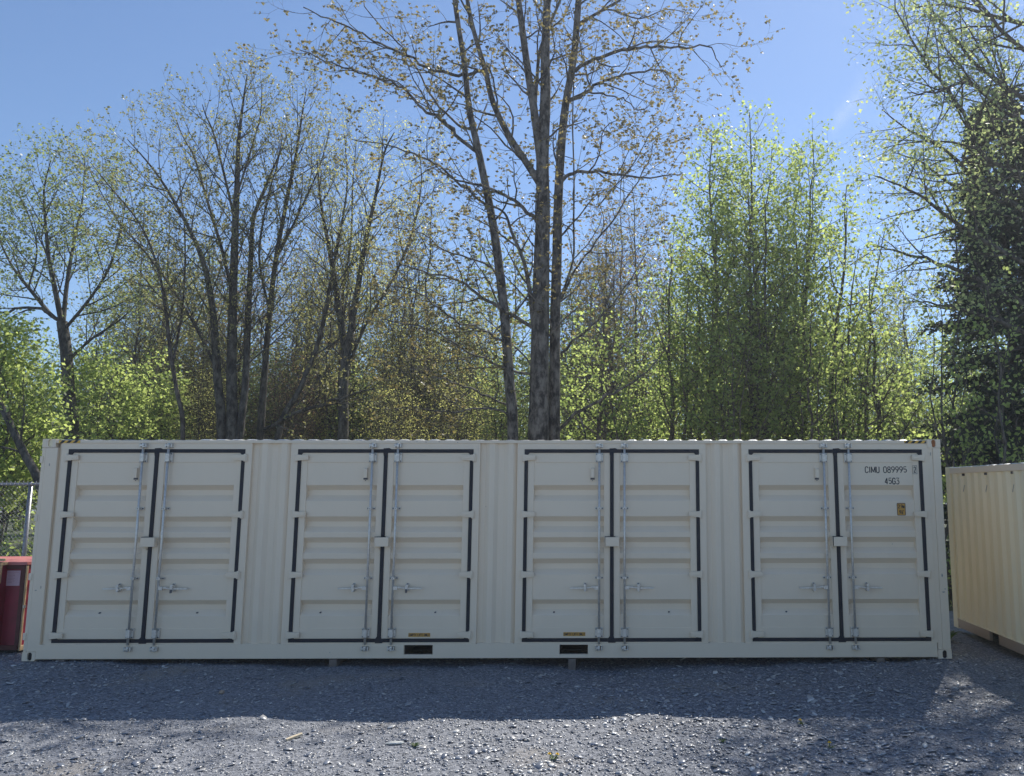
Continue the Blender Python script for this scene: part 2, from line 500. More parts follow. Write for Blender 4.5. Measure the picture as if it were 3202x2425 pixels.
def chips():
    rng = np.random.default_rng(5)
    K = 165000
    x = rng.uniform(-2.0, 15.5, K)
    y = rng.uniform(-5.2, 3.2, K)
    keep = ~((y > 0.5) & (x > 0.4) & (x < 12.0)) & ~((x > 13.3) & (y > -3.0))
    # coarser towards the right and the foreground, finer in front of the middle doors
    x, y = x[keep], y[keep]
    K = len(x)
    coarse = np.clip(0.45 + 0.35 * np.sin(x * 0.55 + 2.6) + 0.12 * np.sin(x * 2.1 + y * 1.7) - 0.10 * (y + 1.5), 0.1, 1.2)
    size = 0.0078 * np.exp(rng.normal(0, 0.6, K)) * (0.75 + 0.75 * coarse)
    size = np.clip(size, 0.004, 0.05)
    thick = np.clip(size * rng.uniform(0.08, 0.2, K), 0.001, 0.006)
    z = np.array([gz(a, b) for a, b in zip(x, y)]) + rng.uniform(-0.001, 0.007, K)
    n = 5
    ang = np.sort(rng.uniform(0, 2 * np.pi, (K, n)), axis=1) * 0.35 + (np.arange(n) * 2 * np.pi / n)[None, :] * 0.65
    asp = rng.uniform(0.35, 0.9, K)[:, None]
    px = np.cos(ang) * size[:, None] * rng.uniform(0.75, 1.25, (K, n))
    py = np.sin(ang) * size[:, None] * asp * rng.uniform(0.75, 1.25, (K, n))
    yaw = rng.uniform(0, 2 * np.pi, K)[:, None]
    X = px * np.cos(yaw) - py * np.sin(yaw)
    Y = px * np.sin(yaw) + py * np.cos(yaw)
    tx = rng.normal(0, 0.17, K)[:, None]; ty = rng.normal(0, 0.17, K)[:, None]
    lift = np.abs(tx) * size[:, None] * 0.6 + np.abs(ty) * size[:, None] * 0.6
    V = np.zeros((K, 2 * n, 3))
    Zt = X * tx + Y * ty + lift + thick[:, None]
    V[:, :n, 0] = x[:, None] + X * 0.92; V[:, :n, 1] = y[:, None] + Y * 0.92; V[:, :n, 2] = z[:, None] + Zt
    V[:, n:, 0] = x[:, None] + X; V[:, n:, 1] = y[:, None] + Y; V[:, n:, 2] = z[:, None] + Zt - thick[:, None]
    base = (np.arange(K) * 2 * n)[:, None]
    pat = list(range(n))
    for i in range(n):
        j = (i + 1) % n
        pat += [i, n + i, n + j, j]
    L = (base + np.array(pat)[None, :]).ravel()
    st0 = np.array([0] + [n + 4 * i for i in range(n)])
    S = (np.arange(K)[:, None] * len(pat) + st0[None, :]).ravel()
    mt = bpy.data.materials.new('slate_chip'); mt.use_nodes = True
    nn = mt.node_tree; b = nn.nodes['Principled BSDF']
    g = nn.nodes.new('ShaderNodeNewGeometry')
    cr = nn.nodes.new('ShaderNodeValToRGB')
    e = cr.color_ramp.elements
    e[0].color = (0.085, 0.10, 0.13, 1); e[1].color = (0.62, 0.62, 0.60, 1)
    k = e.new(0.5); k.color = (0.22, 0.24, 0.28, 1)
    k = e.new(0.86); k.color = (0.36, 0.355, 0.35, 1)
    nn.links.new(g.outputs['Random Per Island'], cr.inputs[0]); nn.links.new(cr.outputs[0], b.inputs['Base Color'])
    b.inputs['Roughness'].default_value = 0.32
    b.inputs['Specular IOR Level'].default_value = 0.75
    o = raw_mesh('slate_gravel', V.reshape(-1, 3), L, S, mt)
    tag(o, 'grey blue slate chips spread over the yard ground', 'gravel', kind='stuff')


chips()

# ================================================================== MAIN CONTAINER
DX = [1.545, 4.631, 7.697, 10.746]     # middle of each pair of doors
ZB, ZT = 0.226, 2.760                   # outer edges of the black door seal
HGT = 2.896
GROOVES = [(2.277, 2.211, 2.141, 2.067), (1.860, 1.789, 1.724, 1.651), (1.582, 1.511, 1.444, 1.372),
           (1.302, 1.231, 1.165, 1.093), (0.767, 0.702, 0.636, 0.562)]
HZ = [2.645, 1.887, 1.096, 0.321]


def casting(parent, x0, x1, z0, z1, y0, y1, cx, cz, back):
    o = MB().plate_hole(x0, x1, z0, z1, y0, y1, cx, cz, 0.030, 0.030, 0.022).build('corner_casting', M['paint'], parent, bevel=0.006)
    MB().box(cx - 0.034, cx + 0.034, y0 + 0.020, y0 + 0.0215, cz - 0.056, cz + 0.056).build('hole_back', back, o)
    return o


def door(parent, cx, s, first, idx):
    """one leaf; s=-1 left leaf, s=+1 right leaf; all lengths measured from the middle"""
    def X(a, b):
        a, b = cx + s * a, cx + s * b
        return (a, b) if a < b else (b, a)
    d = MB()
    f, bk = 0.018, 0.075
    d.box(*X(0.024, 0.108), f, 0.101, 0.271, 2.713)          # inner stile
    d.box(*X(1.055, 1.140), f, 0.101, 0.271, 2.713)          # outer stile
    d.box(*X(0.108, 1.055), f + 0.002, bk, 2.582, 2.713)  # head
    d.box(*X(0.108, 1.055), f + 0.002, bk, 0.271, 0.405)  # foot
    prof = [(0.028, 2.582)]
    for a, b, c, e in GROOVES:
        prof += [(0.028, a), (0.098, b), (0.098, c), (0.028, e)]
    prof += [(0.028, 0.405)]
    d.sheet(prof, 'x', cx + s * 0.108, cx + s * 1.055)
    o = d.build('door', M['paint'], parent, bevel=0.003)
    # black seal: outer side, top, bottom, and the middle strip on the left leaf
    g = MB()
    y0 = 0.005
    g.box(*X(1.1405, 1.186), y0, 0.06, ZB, ZT)
    g.box(*X(0.024, 1.141), 0.004, 0.06, 2.714, ZT)
    g.box(*X(0.024, 1.141), 0.004, 0.06, ZB, 0.270)
    g.prism([(cx + s * 1.141, 2.715), (cx + s * 1.115, 2.715), (cx + s * 1.141, 2.685)], 'y', y0 + 0.0015, 0.03)
    g.prism([(cx + s * 1.141, 0.269), (cx + s * 1.112, 0.269), (cx + s * 1.141, 0.30)], 'y', y0 + 0.0015, 0.03)
    if s < 0:
        g.box(cx - 0.0235, cx + 0.0235, y0, 0.06, ZB, ZT)
        g.prism([(cx - 0.032, 2.70), (cx - 0.032, 2.772), (cx + 0.045, 2.776), (cx + 0.085, 2.756), (cx + 0.03, 2.735), (cx + 0.0235, 2.70), (cx + 0.0235, 2.64), (cx - 0.0235, 2.62), (cx - 0.0235, 2.66)], 'y', 0.003, 0.02)
        g.prism([(cx - 0.048, 0.215), (cx - 0.048, 0.27), (cx - 0.0235, 0.30), (cx - 0.0235, 0.45), (cx + 0.0235, 0.45), (cx + 0.0235, 0.30), (cx + 0.035, 0.262), (cx + 0.08, 0.25), (cx + 0.045, 0.215)], 'y', 0.003, 0.02)
    g.build('door_seal', M['rubber'], o)
    # hinges
    for z in HZ:
        h = MB()
        a, b = cx + s * 1.035, cx + s * 1.19
        h.prism([(a, z - 0.026), (a, z + 0.032), (b, z + 0.042), (b, z - 0.042)], 'y', -0.026, 0.006)
        h.box(*X(1.05, 1.16), -0.031, -0.026, z - 0.012, z + 0.018)
        h.cyl((cx + s * 1.197, -0.010, z - 0.052), (cx + s * 1.197, -0.010, z + 0.052), 0.017, 10)
        h.box(*X(1.203, 1.222), -0.012, 0.02, z - 0.052, z + 0.036)
        h.build('hinge', M['paint'], o, bevel=0.003)
    # locking rod
    rx = cx + s * 0.170
    r = MB().cyl((rx, -0.024, 0.20), (rx, -0.024, 2.765), 0.0155, 14)
    r.build('locking_rod', M['steel'], o)
    for z in (2.808, 0.150):
        c = MB()
        up_ = 1 if z > 1 else -1
        c.cyl((rx, -0.024, z - 0.03), (rx, -0.024, z + 0.03), 0.021, 12)
        c.box(rx - 0.040, rx + 0.012, -0.046, -0.018, z - 0.012, z + 0.016)
        c.box(rx - 0.046, rx - 0.030, -0.04, 0.02, z - 0.026, z + 0.028)
        c.box(rx + 0.030, rx + 0.046, -0.04, 0.02, z - 0.026, z + 0.028)
        c.box(rx - 0.052, rx + 0.052, 0.002, 0.02, z - 0.030, z + 0.030)
        if (s > 0) == (z < 1):
            c.box(rx - 0.005, rx + 0.055, -0.052, -0.036, z - 0.022, z - 0.010)
        c.build('cam_keeper', M['steel'], o, bevel=0.003)
    for z0, z1 in ((2.580, 2.712), (0.282, 0.410)):
        c = MB()
        c.box(rx - 0.052, rx + 0.052, 0.004, 0.018, z0, z1)
        for q in (-1, 1):
            c.prism([(rx + q * 0.022, z0 + 0.02), (rx + q * 0.022, z1 - 0.02), (rx + q * 0.050, z1), (rx + q * 0.050, z0)], 'y', -0.010, 0.004)
        c.box(rx - 0.024, rx + 0.024, -0.046, -0.040, z0 + 0.012, z1 - 0.012)
        c.box(rx - 0.024, rx - 0.018, -0.040, 0.004, z0 + 0.012, z1 - 0.012)
        c.box(rx + 0.018, rx + 0.024, -0.040, 0.004, z0 + 0.012, z1 - 0.012)
        c.mark(M['bolt'])
        for q in (-1, 1):
            for z in (z0 + 0.018, z1 - 0.018):
                c.cyl((rx + q * 0.038, -0.016, z), (rx + q * 0.038, -0.008, z), 0.008, 6)
        c.build('rod_bracket', M['steel'], o, bevel=0.002)
    for z in (1.966, 1.052):
        c = MB()
        c.box(rx - 0.055, rx + 0.055, 0.006, 0.0175, z - 0.017, z + 0.017)
        c.box(rx - 0.021, rx + 0.021, -0.046, 0.006, z - 0.015, z + 0.015)
        c.mark(M['bolt'])
        for q in (-1, 1):
            c.cyl((rx + q * 0.041, -0.003, z), (rx + q * 0.041, 0.006, z), 0.010, 6)
        c.cyl((rx, -0.050, z), (rx, -0.045, z), 0.006, 6)
        c.build('rod_guide', M['steel'], o, bevel=0.002)
    # handle with its catch
    z = 0.925
    h = MB()
    h.box(*X(0.178, 0.232), -0.046, -0.012, z - 0.022, z + 0.024)
    a = [(0.232, 0.016, 0.012), (0.265, 0.018, 0.012), (0.285, 0.006, 0.008), (0.33, -0.002, 0.010), (0.42, -0.008, 0.010), (0.46, -0.008, 0.013), (0.555, -0.012, 0.009)]
    for (p, dz, w), (p2, dz2, w2) in zip(a, a[1:]):
        h.prism([(cx + s * p, z + dz * 0.5 - w), (cx + s * p, z + dz * 0.5 + w), (cx + s * p2, z + dz2 * 0.5 + w2), (cx + s * p2, z + dz2 * 0.5 - w2)], 'y', -0.036, -0.022)
    h.build('handle', M['steel'], o, bevel=0.002)
    c = MB()
    hx = cx + s * 0.355
    pts = [(hx + 0.021 * math.cos(t), z - 0.028 + 0.02 * math.sin(t)) for t in [PI + PI * i / 6 for i in range(7)]] + \
          [(hx + 0.021 * math.cos(t), z + 0.042 + 0.02 * math.sin(t)) for t in [PI * i / 6 for i in range(7)]]
    c.prism(pts, 'y', 0.010, 0.027)
    c.box(hx - 0.017, hx + 0.017, -0.052, 0.010, z + 0.016, z + 0.048)
    c.box(hx - 0.017, hx + 0.017, -0.050, -0.040, z - 0.030, z + 0.016)
    c.box(hx - 0.012, hx + 0.012, -0.050, 0.010, z - 0.046, z - 0.030)
    c.mark(M['bolt'])
    c.cyl((hx, -0.010, z + 0.052), (hx, 0.009, z + 0.052), 0.008, 6)
    if s > 0 and idx < 2:
        c.box(hx - 0.016, hx + 0.012, -0.058, -0.050, z - 0.058, z - 0.012)
    else:
        c.cyl((hx, 0.004, z - 0.042), (hx, 0.012, z - 0.042), 0.008, 6)
    c.build('handle_catch', M['steel'], o, bevel=0.002)
    # small drain plug in the lowest groove
    px = {(-1, 0): 0.62, (1, 0): 0.66, (-1, 1): 0.80, (1, 1): 0.72, (-1, 2): 0.77, (1, 2): 0.76, (-1, 3): 0.72}.get((s, idx))
    if px:
        MB().prism([(cx + s * px + dx_, 0.600 + dz_) for dx_, dz_ in ((-.012, -.006), (-.006, .008), (.008, .010), (.015, .001), (.006, -.009))], 'y', 0.050, 0.075).build('plug', M['bolt'], o)
    if s < 0:
        # vent cover
        vx = cx - 0.262
        v = MB()
        v.box(vx - 0.036, vx + 0.036, 0.018, 0.0275, 2.326, 2.540)
        v.prism([(0.017, 2.512), (-0.020, 2.500), (-0.020, 2.375), (0.017, 2.375)], 'x', vx - 0.026, vx + 0.026)
        v.build('vent', M['paint'], o, bevel=0.003)
        MB().box(vx - 0.028, vx + 0.028, 0.012, 0.017, 2.350, 2.374).cyl((vx, 0.010, 2.338), (vx, 0.018, 2.338), 0.006, 8).build('vent_slot', M['bolt'], o)
        # lock box over the middle seal
        k = MB()
        x0, x1, z0, z1 = cx - 0.086, cx + 0.097, 1.467, 1.588
        k.box(x0, x1, -0.070, -0.064, z0, z1)
        k.box(x1 - 0.006, x1, -0.064, 0.017, z0, z1)
        k.box(x0, x1 - 0.006, -0.064, 0.005, z0, z0 + 0.006)
        k.box(x0 + 0.03, x1 - 0.006, -0.064, 0.004, z1 - 0.008, z1 - 0.002)
        k.box(x0 - 0.013, x0 - 0.007, -0.052, 0.017, z0 - 0.004, z1 + 0.004)
        k.build('lock_box', M['paint'], o, bevel=0.003)
        k = MB().box(x0 + 0.004, x0 + 0.03, -0.060, -0.02, z0 + 0.01, z1 + 0.006)
        k.box(x0 - 0.006, x1 - 0.05, -0.050, -0.01, z1 - 0.0, z1 + 0.007)
        k.build('lock_box_gap_shade', M['dark'], o)  # solid dark fill painted as the shade in the box gap
        MB().box(x0 + 0.008, x0 + 0.052, -0.012, 0.017, 1.425, 1.440).build('lock_tab', M['paint'], o)
        k = MB()
        pts = [(x1 + 0.010, 1.546), (x1 + 0.009, 1.530), (x1 + 0.017, 1.521), (x1 + 0.028, 1.528), (x1 + 0.030, 1.548)]
        for p, q in zip(pts, pts[1:]):
            k.cyl((p[0], -0.02, p[1]), (q[0], -0.02, q[1]), 0.004, 8)
        k.cyl((x1 + 0.010, -0.02, 1.546), (x1 + 0.010, 0.02, 1.546), 0.004, 8)
        k.build('lock_hook', M['paint'], o)
    return o


def side_profile(x0, x1, n, y_out, y_in, start=0.0):
    """trapezoid corrugation between x0 and x1"""
    p = (x1 - x0) / n
    pts = [(x0, y_in)]
    for i in range(n):
        a = x0 + i * p
        pts += [(a + 0.28 * p, y_in), (a + 0.52 * p, y_out), (a + 0.78 * p, y_out), (a + 0.98 * p, y_in)]
    pts.append((x1, y_in))
    return pts


def main_container():
    root = empty('shipping_container', (0, 0, 0))
    tag(root, 'long cream container with four pairs of side doors facing the yard', 'container')
    P = M['paint']
    # side frame, posts, sills
    f = MB()
    f.box(0.052, 0.212, 0.004, 0.17, 0.115, 2.782)            # left post front
    f.box(0.003, 0.052, 0.006, 0.17, 0.115, 2.782)
    f.box(0.212, 0.26, 0.045, 0.12, 0.20, 2.84)
    f.build('corner_post', P, root, bevel=0.006)
    f = MB()
    f.box(12.083, 12.189, 0.004, 0.17, 0.115, 2.782)
    f.box(12.020, 12.083, 0.016, 0.17, 0.115, 2.842)
    f.build('corner_post', P, root, bevel=0.006)
    t = MB()
    t.box(0.185, 12.005, 0.0, 0.06, 2.842, 2.880)
    t.build('top_rail', P, root, bevel=0.003)
    # bottom rail pierced by two fork pockets
    b = MB()
    z0, z1 = 0.022, 0.205
    pk = [(4.967, 5.343), (7.010, 7.382)]
    xs = [0.172] + [q for p_ in pk for q in p_] + [12.006]
    for i in range(0, 6, 2):
        b.box(xs[i], xs[i + 1], 0.002, 0.05, z0, z1)
    for a, c in pk:
        b.box(a, c, 0.002, 0.05, z0, 0.070)
        b.box(a, c, 0.002, 0.05, 0.190, z1)
    b.box(0.172, 12.006, 0.05, 0.10, z0, z0 + 0.008)
    b.build('bottom_rail', P, root, bevel=0.003)
    for a, c in pk:
        MB().box(a + 0.001, c - 0.001, 0.35, 2.36, 0.056, 0.060).box(a + 0.001, c - 0.001, 0.06, 2.36, 0.188, 0.192).box(a - 0.004, a, 0.051, 2.36, 0.05, 0.195).box(c, c + 0.004, 0.051, 2.36, 0.05, 0.195).box(a - .01, c + .01, 0.80, 0.81, 0.03, 0.199).build('fork_pocket', M['bolt'], root)  # dark walls and an added back plate paint the mouth's shade
    # frames round each pair of doors
    for i, cx in enumerate(DX):
        l = cx - 1.283 if i else 0.26
        r = cx + 1.277 if i < 3 else 12.020
        w = MB()
        w.box(l, r, 0.010, 0.075, ZT, 2.842)
        w.box(l, cx - 1.1865, 0.0105, 0.075, 0.205, ZT)
        w.box(cx + 1.1865, r, 0.0105, 0.075, 0.205, ZT)
        w.box(cx - 1.1865, cx + 1.1865, 0.010, 0.075, 0.205, ZB - 0.0005)
        w.build('door_frame', P, root, bevel=0.002)
        door(root, cx, -1, i == 0, i)
        door(root, cx, 1, False, i)
    # corrugated panels between the doors
    for i in range(3):
        l, r = DX[i] + 1.277, DX[i + 1] - 1.283
        w = MB().sheet(side_profile(l, r, 2, 0.018, 0.054), 'z', 0.206, 2.842)
        w.build('side_panel', P, root)
        MB().prism([(l + 0.01, 0.206), (r - 0.01, 0.206), (r - 0.03, 0.216), (l + 0.2, 0.212), (l + 0.03, 0.218)], 'y', 0.006, 0.03).build('weld_seam', P, root)
    # castings
    casting(root, 0.0, 0.181, 2.784, 2.897, 0, 0.178, 0.105, 2.842, M['paint2'])  # pale hole back stands for sun coming through the hole
    casting(root, 0.0, 0.171, 0.0, 0.114, 0, 0.178, 0.098, 0.056, M['dark'])  # dark hole back paints the shade inside
    casting(root, 12.010, 12.192, 2.784, 2.897, 0, 0.178, 12.098, 2.842, M['rust'])
    casting(root, 12.010, 12.192, 0.0, 0.114, 0, 0.178, 12.100, 0.056, M['dark'])  # shade inside this hole is painted by its dark back
    # small lugs on the left post (hinges of the end doors)
    for z in (2.62, 1.845, 1.075, 0.31):
        MB().box(-0.012, 0.030, -0.004, 0.03, z - 0.045, z + 0.045).build('hinge_lug', P, root, bevel=0.004)
    # body behind: ends, back wall, floor
    w = MB()
    w.sheet([(0.05, 0.17)] + [(0.02 + 0.035 * (i // 2 % 2), 0.22 + i * 0.1) for i in range(20)] + [(0.05, 2.27)], 'z', 0.1, 2.842)
    w.box(0.0, 0.16, 2.27, 2.438, 0.0, 2.897)
    w.build('end_wall', P, root)
    w = MB()
    w.sheet([(12.14, 0.17)] + [(12.172 - 0.035 * (i // 2 % 2), 0.22 + i * 0.1) for i in range(20)] + [(12.14, 2.27)], 'z', 0.1, 2.842)
    w.box(12.03, 12.19, 2.27, 2.438, 0.0, 2.897)
    w.build('end_wall', P, root)
    w = MB()
    w.sheet(side_profile(0.16, 12.03, 43, 2.43, 2.395), 'z', 0.16, 2.80)
    w.box(0.16, 12.03, 2.378, 2.437, 2.80, 2.88)
    w.box(0.16, 12.03, 2.378, 2.437, 0.02, 0.16)
    w.build('back_wall', P, root)
    MB().box(0.1, 12.09, 0.1, 2.37, 0.20, 0.24).box(0.1, 12.09, 0.102, 0.11, 0.24, 2.84).build('floor', M['wood'], root)
    # roof: pressed ridges running front to back, their ends just proud of the rail
    rf = MB()
    n = 57
    rng = random.Random(3)
    verts = []
    x0, x1 = 0.19, 12.0
    p = (x1 - x0) / n
    rows = [0.010, 0.035, 0.12, 2.30, 2.42]
    for ry, hh in zip(rows, (0.0, 0.75, 1.0, 1.0, 0.0)):
        line = []
        for i in range(n):
            a = x0 + i * p
            amp = (0.016 if 8 < i < 26 or i > 36 else 0.009) * hh + 0.002 * rng.random()
            base = 2.8815
            for t, k in ((0.0, 0), (0.22, 0), (0.40, 1), (0.72, 1), (0.9, 0)):
                line.append(rf.b.verts.new((a + t * p, ry, base + amp * k)))
        verts.append(line)
    for A, B in zip(verts, verts[1:]):
        for i in range(len(A) - 1):
            rf.b.faces.new((A[i], A[i + 1], B[i + 1], B[i]))
    rf.build('roof', M['roofp'], root)
    # hazard stripes on the rail by each top corner
    for (a, b_, sl) in ((0.222, 0.507, 1), (11.695, 11.994, 1)):
        MB().box(a, b_, -0.0025, 0.001, 2.8425, 2.8795).build('warning_tape', M['yellow'], root)
        k = MB()
        q = a
        w_ = 0.044
        q = a + (0.012 if a < 1 else 0.0)
        while q < b_ - 0.03:
            k.prism([(q, 2.843), (min(q + w_, b_), 2.843), (min(q + w_ + 0.034, b_), 2.879), (min(q + 0.034, b_), 2.879)], 'y', -0.0040, -0.0028)
            q += 0.088
        k.build('warning_stripes', M['black'], root)
    # writing
    y = 0.0245
    text_obj('serial_number', 'CIMU 089995', 11.147, 11.725, 2.437, 2.532, 0.0275, M['black'], root, 0.42, 0.0068)
    text_obj('check_digit', '2', 11.811, 11.846, 2.441, 2.528, 0.0155, M['black'], root, 0.4, 0.0058)
    k = MB()
    for a, b_, c, d_ in ((11.799, 11.801, 2.427, 2.541), (11.856, 11.858, 2.427, 2.541), (11.801, 11.856, 2.539, 2.541), (11.801, 11.856, 2.427, 2.429)):
        k.box(a - 0.0004, b_ + 0.0004, 0.0150, 0.0165, c - .001, d_ + .001)
    k.build('check_digit_frame', M['black'], root)
    MB().box(11.797, 11.860, 0.0166, 0.0185, 2.425, 2.543).build('label_plate', mat('label_grey', (0.72, 0.62, 0.48), 0.6), root)
    text_obj('size_code', '45G3', 11.410, 11.617, 2.284, 2.378, 0.0275, M['black'], root, 0.42, 0.0068)

    def rrect(a, b_, c, d_, r_):
        return [(x_ + r_ * math.cos(t), z_ + r_ * math.sin(t)) for x_, z_, t0 in ((b_ - r_, d_ - r_, 0), (a + r_, d_ - r_, PI / 2), (a + r_, c + r_, PI), (b_ - r_, c + r_, 1.5 * PI))
                for t in [t0 + PI / 2 * i / 4 for i in range(5)]]
    MB().prism(rrect(11.563, 11.680, 1.868, 2.035, 0.014), 'y', y - 0.0005, y + 0.003).build('height_sticker_border', M['brown'], root)
    st = MB().prism(rrect(11.570, 11.673, 1.876, 2.027, 0.010), 'y', y - 0.0012, y - 0.0006).build('height_sticker', M['orange'], root)
    text_obj('sticker_print', '2.9m', 11.576, 11.667, 1.962, 2.016, y - 0.0016, M['black'], st, 0.35, 0.0048)
    text_obj('sticker_print', "9'6\"", 11.590, 11.658, 1.886, 1.940, y - 0.0016, M['black'], st, 0.35, 0.0048)
    for a, b_, c, d_ in ((5.016, 5.303, 0.293, 0.341), (7.057, 7.347, 0.299, 0.347)):
        st = MB().box(a, b_, 0.017, 0.020, c, d_).build('lift_sticker', M['orange'], root)
        text_obj('sticker_print', 'EMPTY LIFT ONLY', a + 0.006, b_ - 0.006, c + 0.007, d_ - 0.007, 0.0166, M['black'], st, 0.42, 0.0032)
    # dents and scuffs of bare dark steel
    sc_ = MB()
    rng = random.Random(8)
    for cx_, cz_, w_, h_ in ((12.13, 0.86, .05, .02), (12.15, 0.90, .03, .014), (12.12, 1.08, .02, .05), (12.05, 2.70, .012, .05), (0.10, 0.90, .04, .01), (0.16, 0.94, .008, .05),
                             (0.12, 2.55, .008, .06), (6.0, 1.99, .008, .01), (11.47, 1.49, .014, .012), (4.0, 0.10, .01, .012), (5.17, 2.855, .05, .006), (5.35, 2.86, .03, .01),
                             (5.05, 2.862, .03, .006), (5.6, 2.853, .02, .01)):
        sc_.prism([(cx_ + w_ / 2 * math.cos(t) * rng.uniform(.5, 1.2), cz_ + h_ / 2 * math.sin(t) * rng.uniform(.5, 1.2)) for t in [i * PI / 4 for i in range(8)]], 'y',
                  -0.0008 if cz_ > 2.84 else 0.0005, 0.006)
    sc_.build('scuff', mat('scuff_grey', (0.33, 0.31, 0.29), 0.8), root)
    return root


main_container()

# timber blocks under the bottom rail
for i, (x, lab) in enumerate(((4.044, 'short grey timber block under the container below its second pair of doors'),
                              (7.175, 'short grey timber block under the container below the right fork pocket'),
                              (0.50, 'grey timber block under the left end of the long container'),
                              (11.25, 'grey timber block under the right end of the long container'))):
    o = MB().box(-0.049, 0.049, -0.03, 0.45, -0.15, 0.010).build('timber_block', M['wood'], None, bevel=0.004, loc=(x, 0.035, 0))
    tag(o, lab, 'block', 'blocks under the container')


# ================================================================== RIGHT CONTAINER
def right_container():
    yaw = R(-2.19)
    root = empty('shipping_container', (13.075, -3.6, -0.006), yaw)
    tag(root, 'cream container at the right edge showing its corrugated long side', 'container')
    L, Wd, H = 6.058, 2.438, 2.591       # local: side faces -x, length along +y
    P = M['paint2']
    n = 22
    p = (L - 0.32) / n
    pts = []
    for i in range(n):
        a = 0.16 + i * p
        pts += [(0.046, a), (0.046, a + 0.26 * p), (0.012, a + 0.5 * p), (0.012, a + 0.76 * p)]
    pts.append((0.046, L - 0.16))
    MB().sheet(pts, 'z', 0.165, H - 0.11).build('side_panel', P, root)
    MB().box(0.0, 0.06, 0.16, L - 0.16, H - 0.11, H - 0.02).build('top_rail', M['paint'], root, bevel=0.003)
    b = MB()
    # the bottom rail stops at the fork pocket, whose mouth is open
    for a, c in ((0.16, 1.31), (1.61, 4.46), (4.76, L - 0.16)):
        b.box(0.004, 0.05, a, c, 0.02, 0.158)
    b.build('bottom_rail', M['rail_tan'], root)
    MB().box(0.0, 0.07, 0.16, L - 0.16, 0.158, 0.166).build('rail_lip', P, root)
    MB().box(0.20, 0.21, 0.2, L - 0.2, 0.03, 0.158).build('fork_pocket', M['dark'], root)  # dark sheet paints the shade behind the open pocket mouths
    for y0 in (0.0, L - 0.16):
        for x0 in (0.0, Wd - 0.16):
            MB().box(x0, x0 + 0.16, y0, y0 + 0.16, 0.118, H - 0.118).build('corner_post', P, root, bevel=0.004)
    for y0 in (0.0, L - 0.178):
        for x0 in (0.0, Wd - 0.162):
            for z0 in (0, H - 0.118):
                MB().box(x0 - 0.002, x0 + 0.162, y0 - 0.002, y0 + 0.178, z0, z0 + 0.118).build('corner_casting', P, root, bevel=0.006)
    w = MB()
    w.sheet([(x, 0.03 + 0.03 * (i // 2 % 2)) for i, x in enumerate(np.linspace(0.16, Wd - 0.16, 16))], 'z', 0.12, H - 0.1)
    w.sheet([(x, L - 0.03 - 0.03 * (i // 2 % 2)) for i, x in enumerate(np.linspace(0.16, Wd - 0.16, 16))], 'z', 0.12, H - 0.1)
    w.build('end_wall', P, root)
    MB().box(Wd - 0.05, Wd - 0.01, 0.16, L - 0.16, 0.02, H - 0.03).build('back_wall', P, root)
    MB().box(0.1, Wd - 0.1, 0.1, L - 0.1, 0.16, 0.19).build('floor', M['wood'], root)
    # pressed roof
    r = MB()
    rows = []
    for x, hh in ((0.01, 0.2), (0.05, 1), (Wd - 0.05, 1), (Wd - 0.01, 0)):
        line = []
        m_ = 28
        for i in range(m_):
            a = 0.17 + i * (L - 0.34) / m_
            q = (L - 0.34) / m_
            for t, k in ((0, 0), (0.25, 0), (0.45, 1), (0.8, 1)):
                line.append(r.b.verts.new((x, a + t * q, H - 0.018 + 0.013 * k * hh)))
        rows.append(line)
    for A, B in zip(rows, rows[1:]):
        for i in range(len(A) - 1):
            r.b.faces.new((A[i], A[i + 1], B[i + 1], B[i]))
    r.build('roof', M['roofp'], root)
    # lashing eyes with worn scratches under the top rail
    for a in (3.75, 4.58, 5.38):
        MB().box(-0.004, 0.03, a - 0.014, a + 0.014, H - 0.155, H - 0.118).build('lashing_eye', M['bolt'], root)
        MB().prism([(a - 0.035, H - 0.30), (a - 0.022, H - 0.30), (a + 0.03, H - 0.40), (a + 0.018, H - 0.405)], 'x', 0.0085, 0.014).build('scratch', mat('scratch_grey', (0.3, 0.29, 0.27), 0.8), root)


right_container()


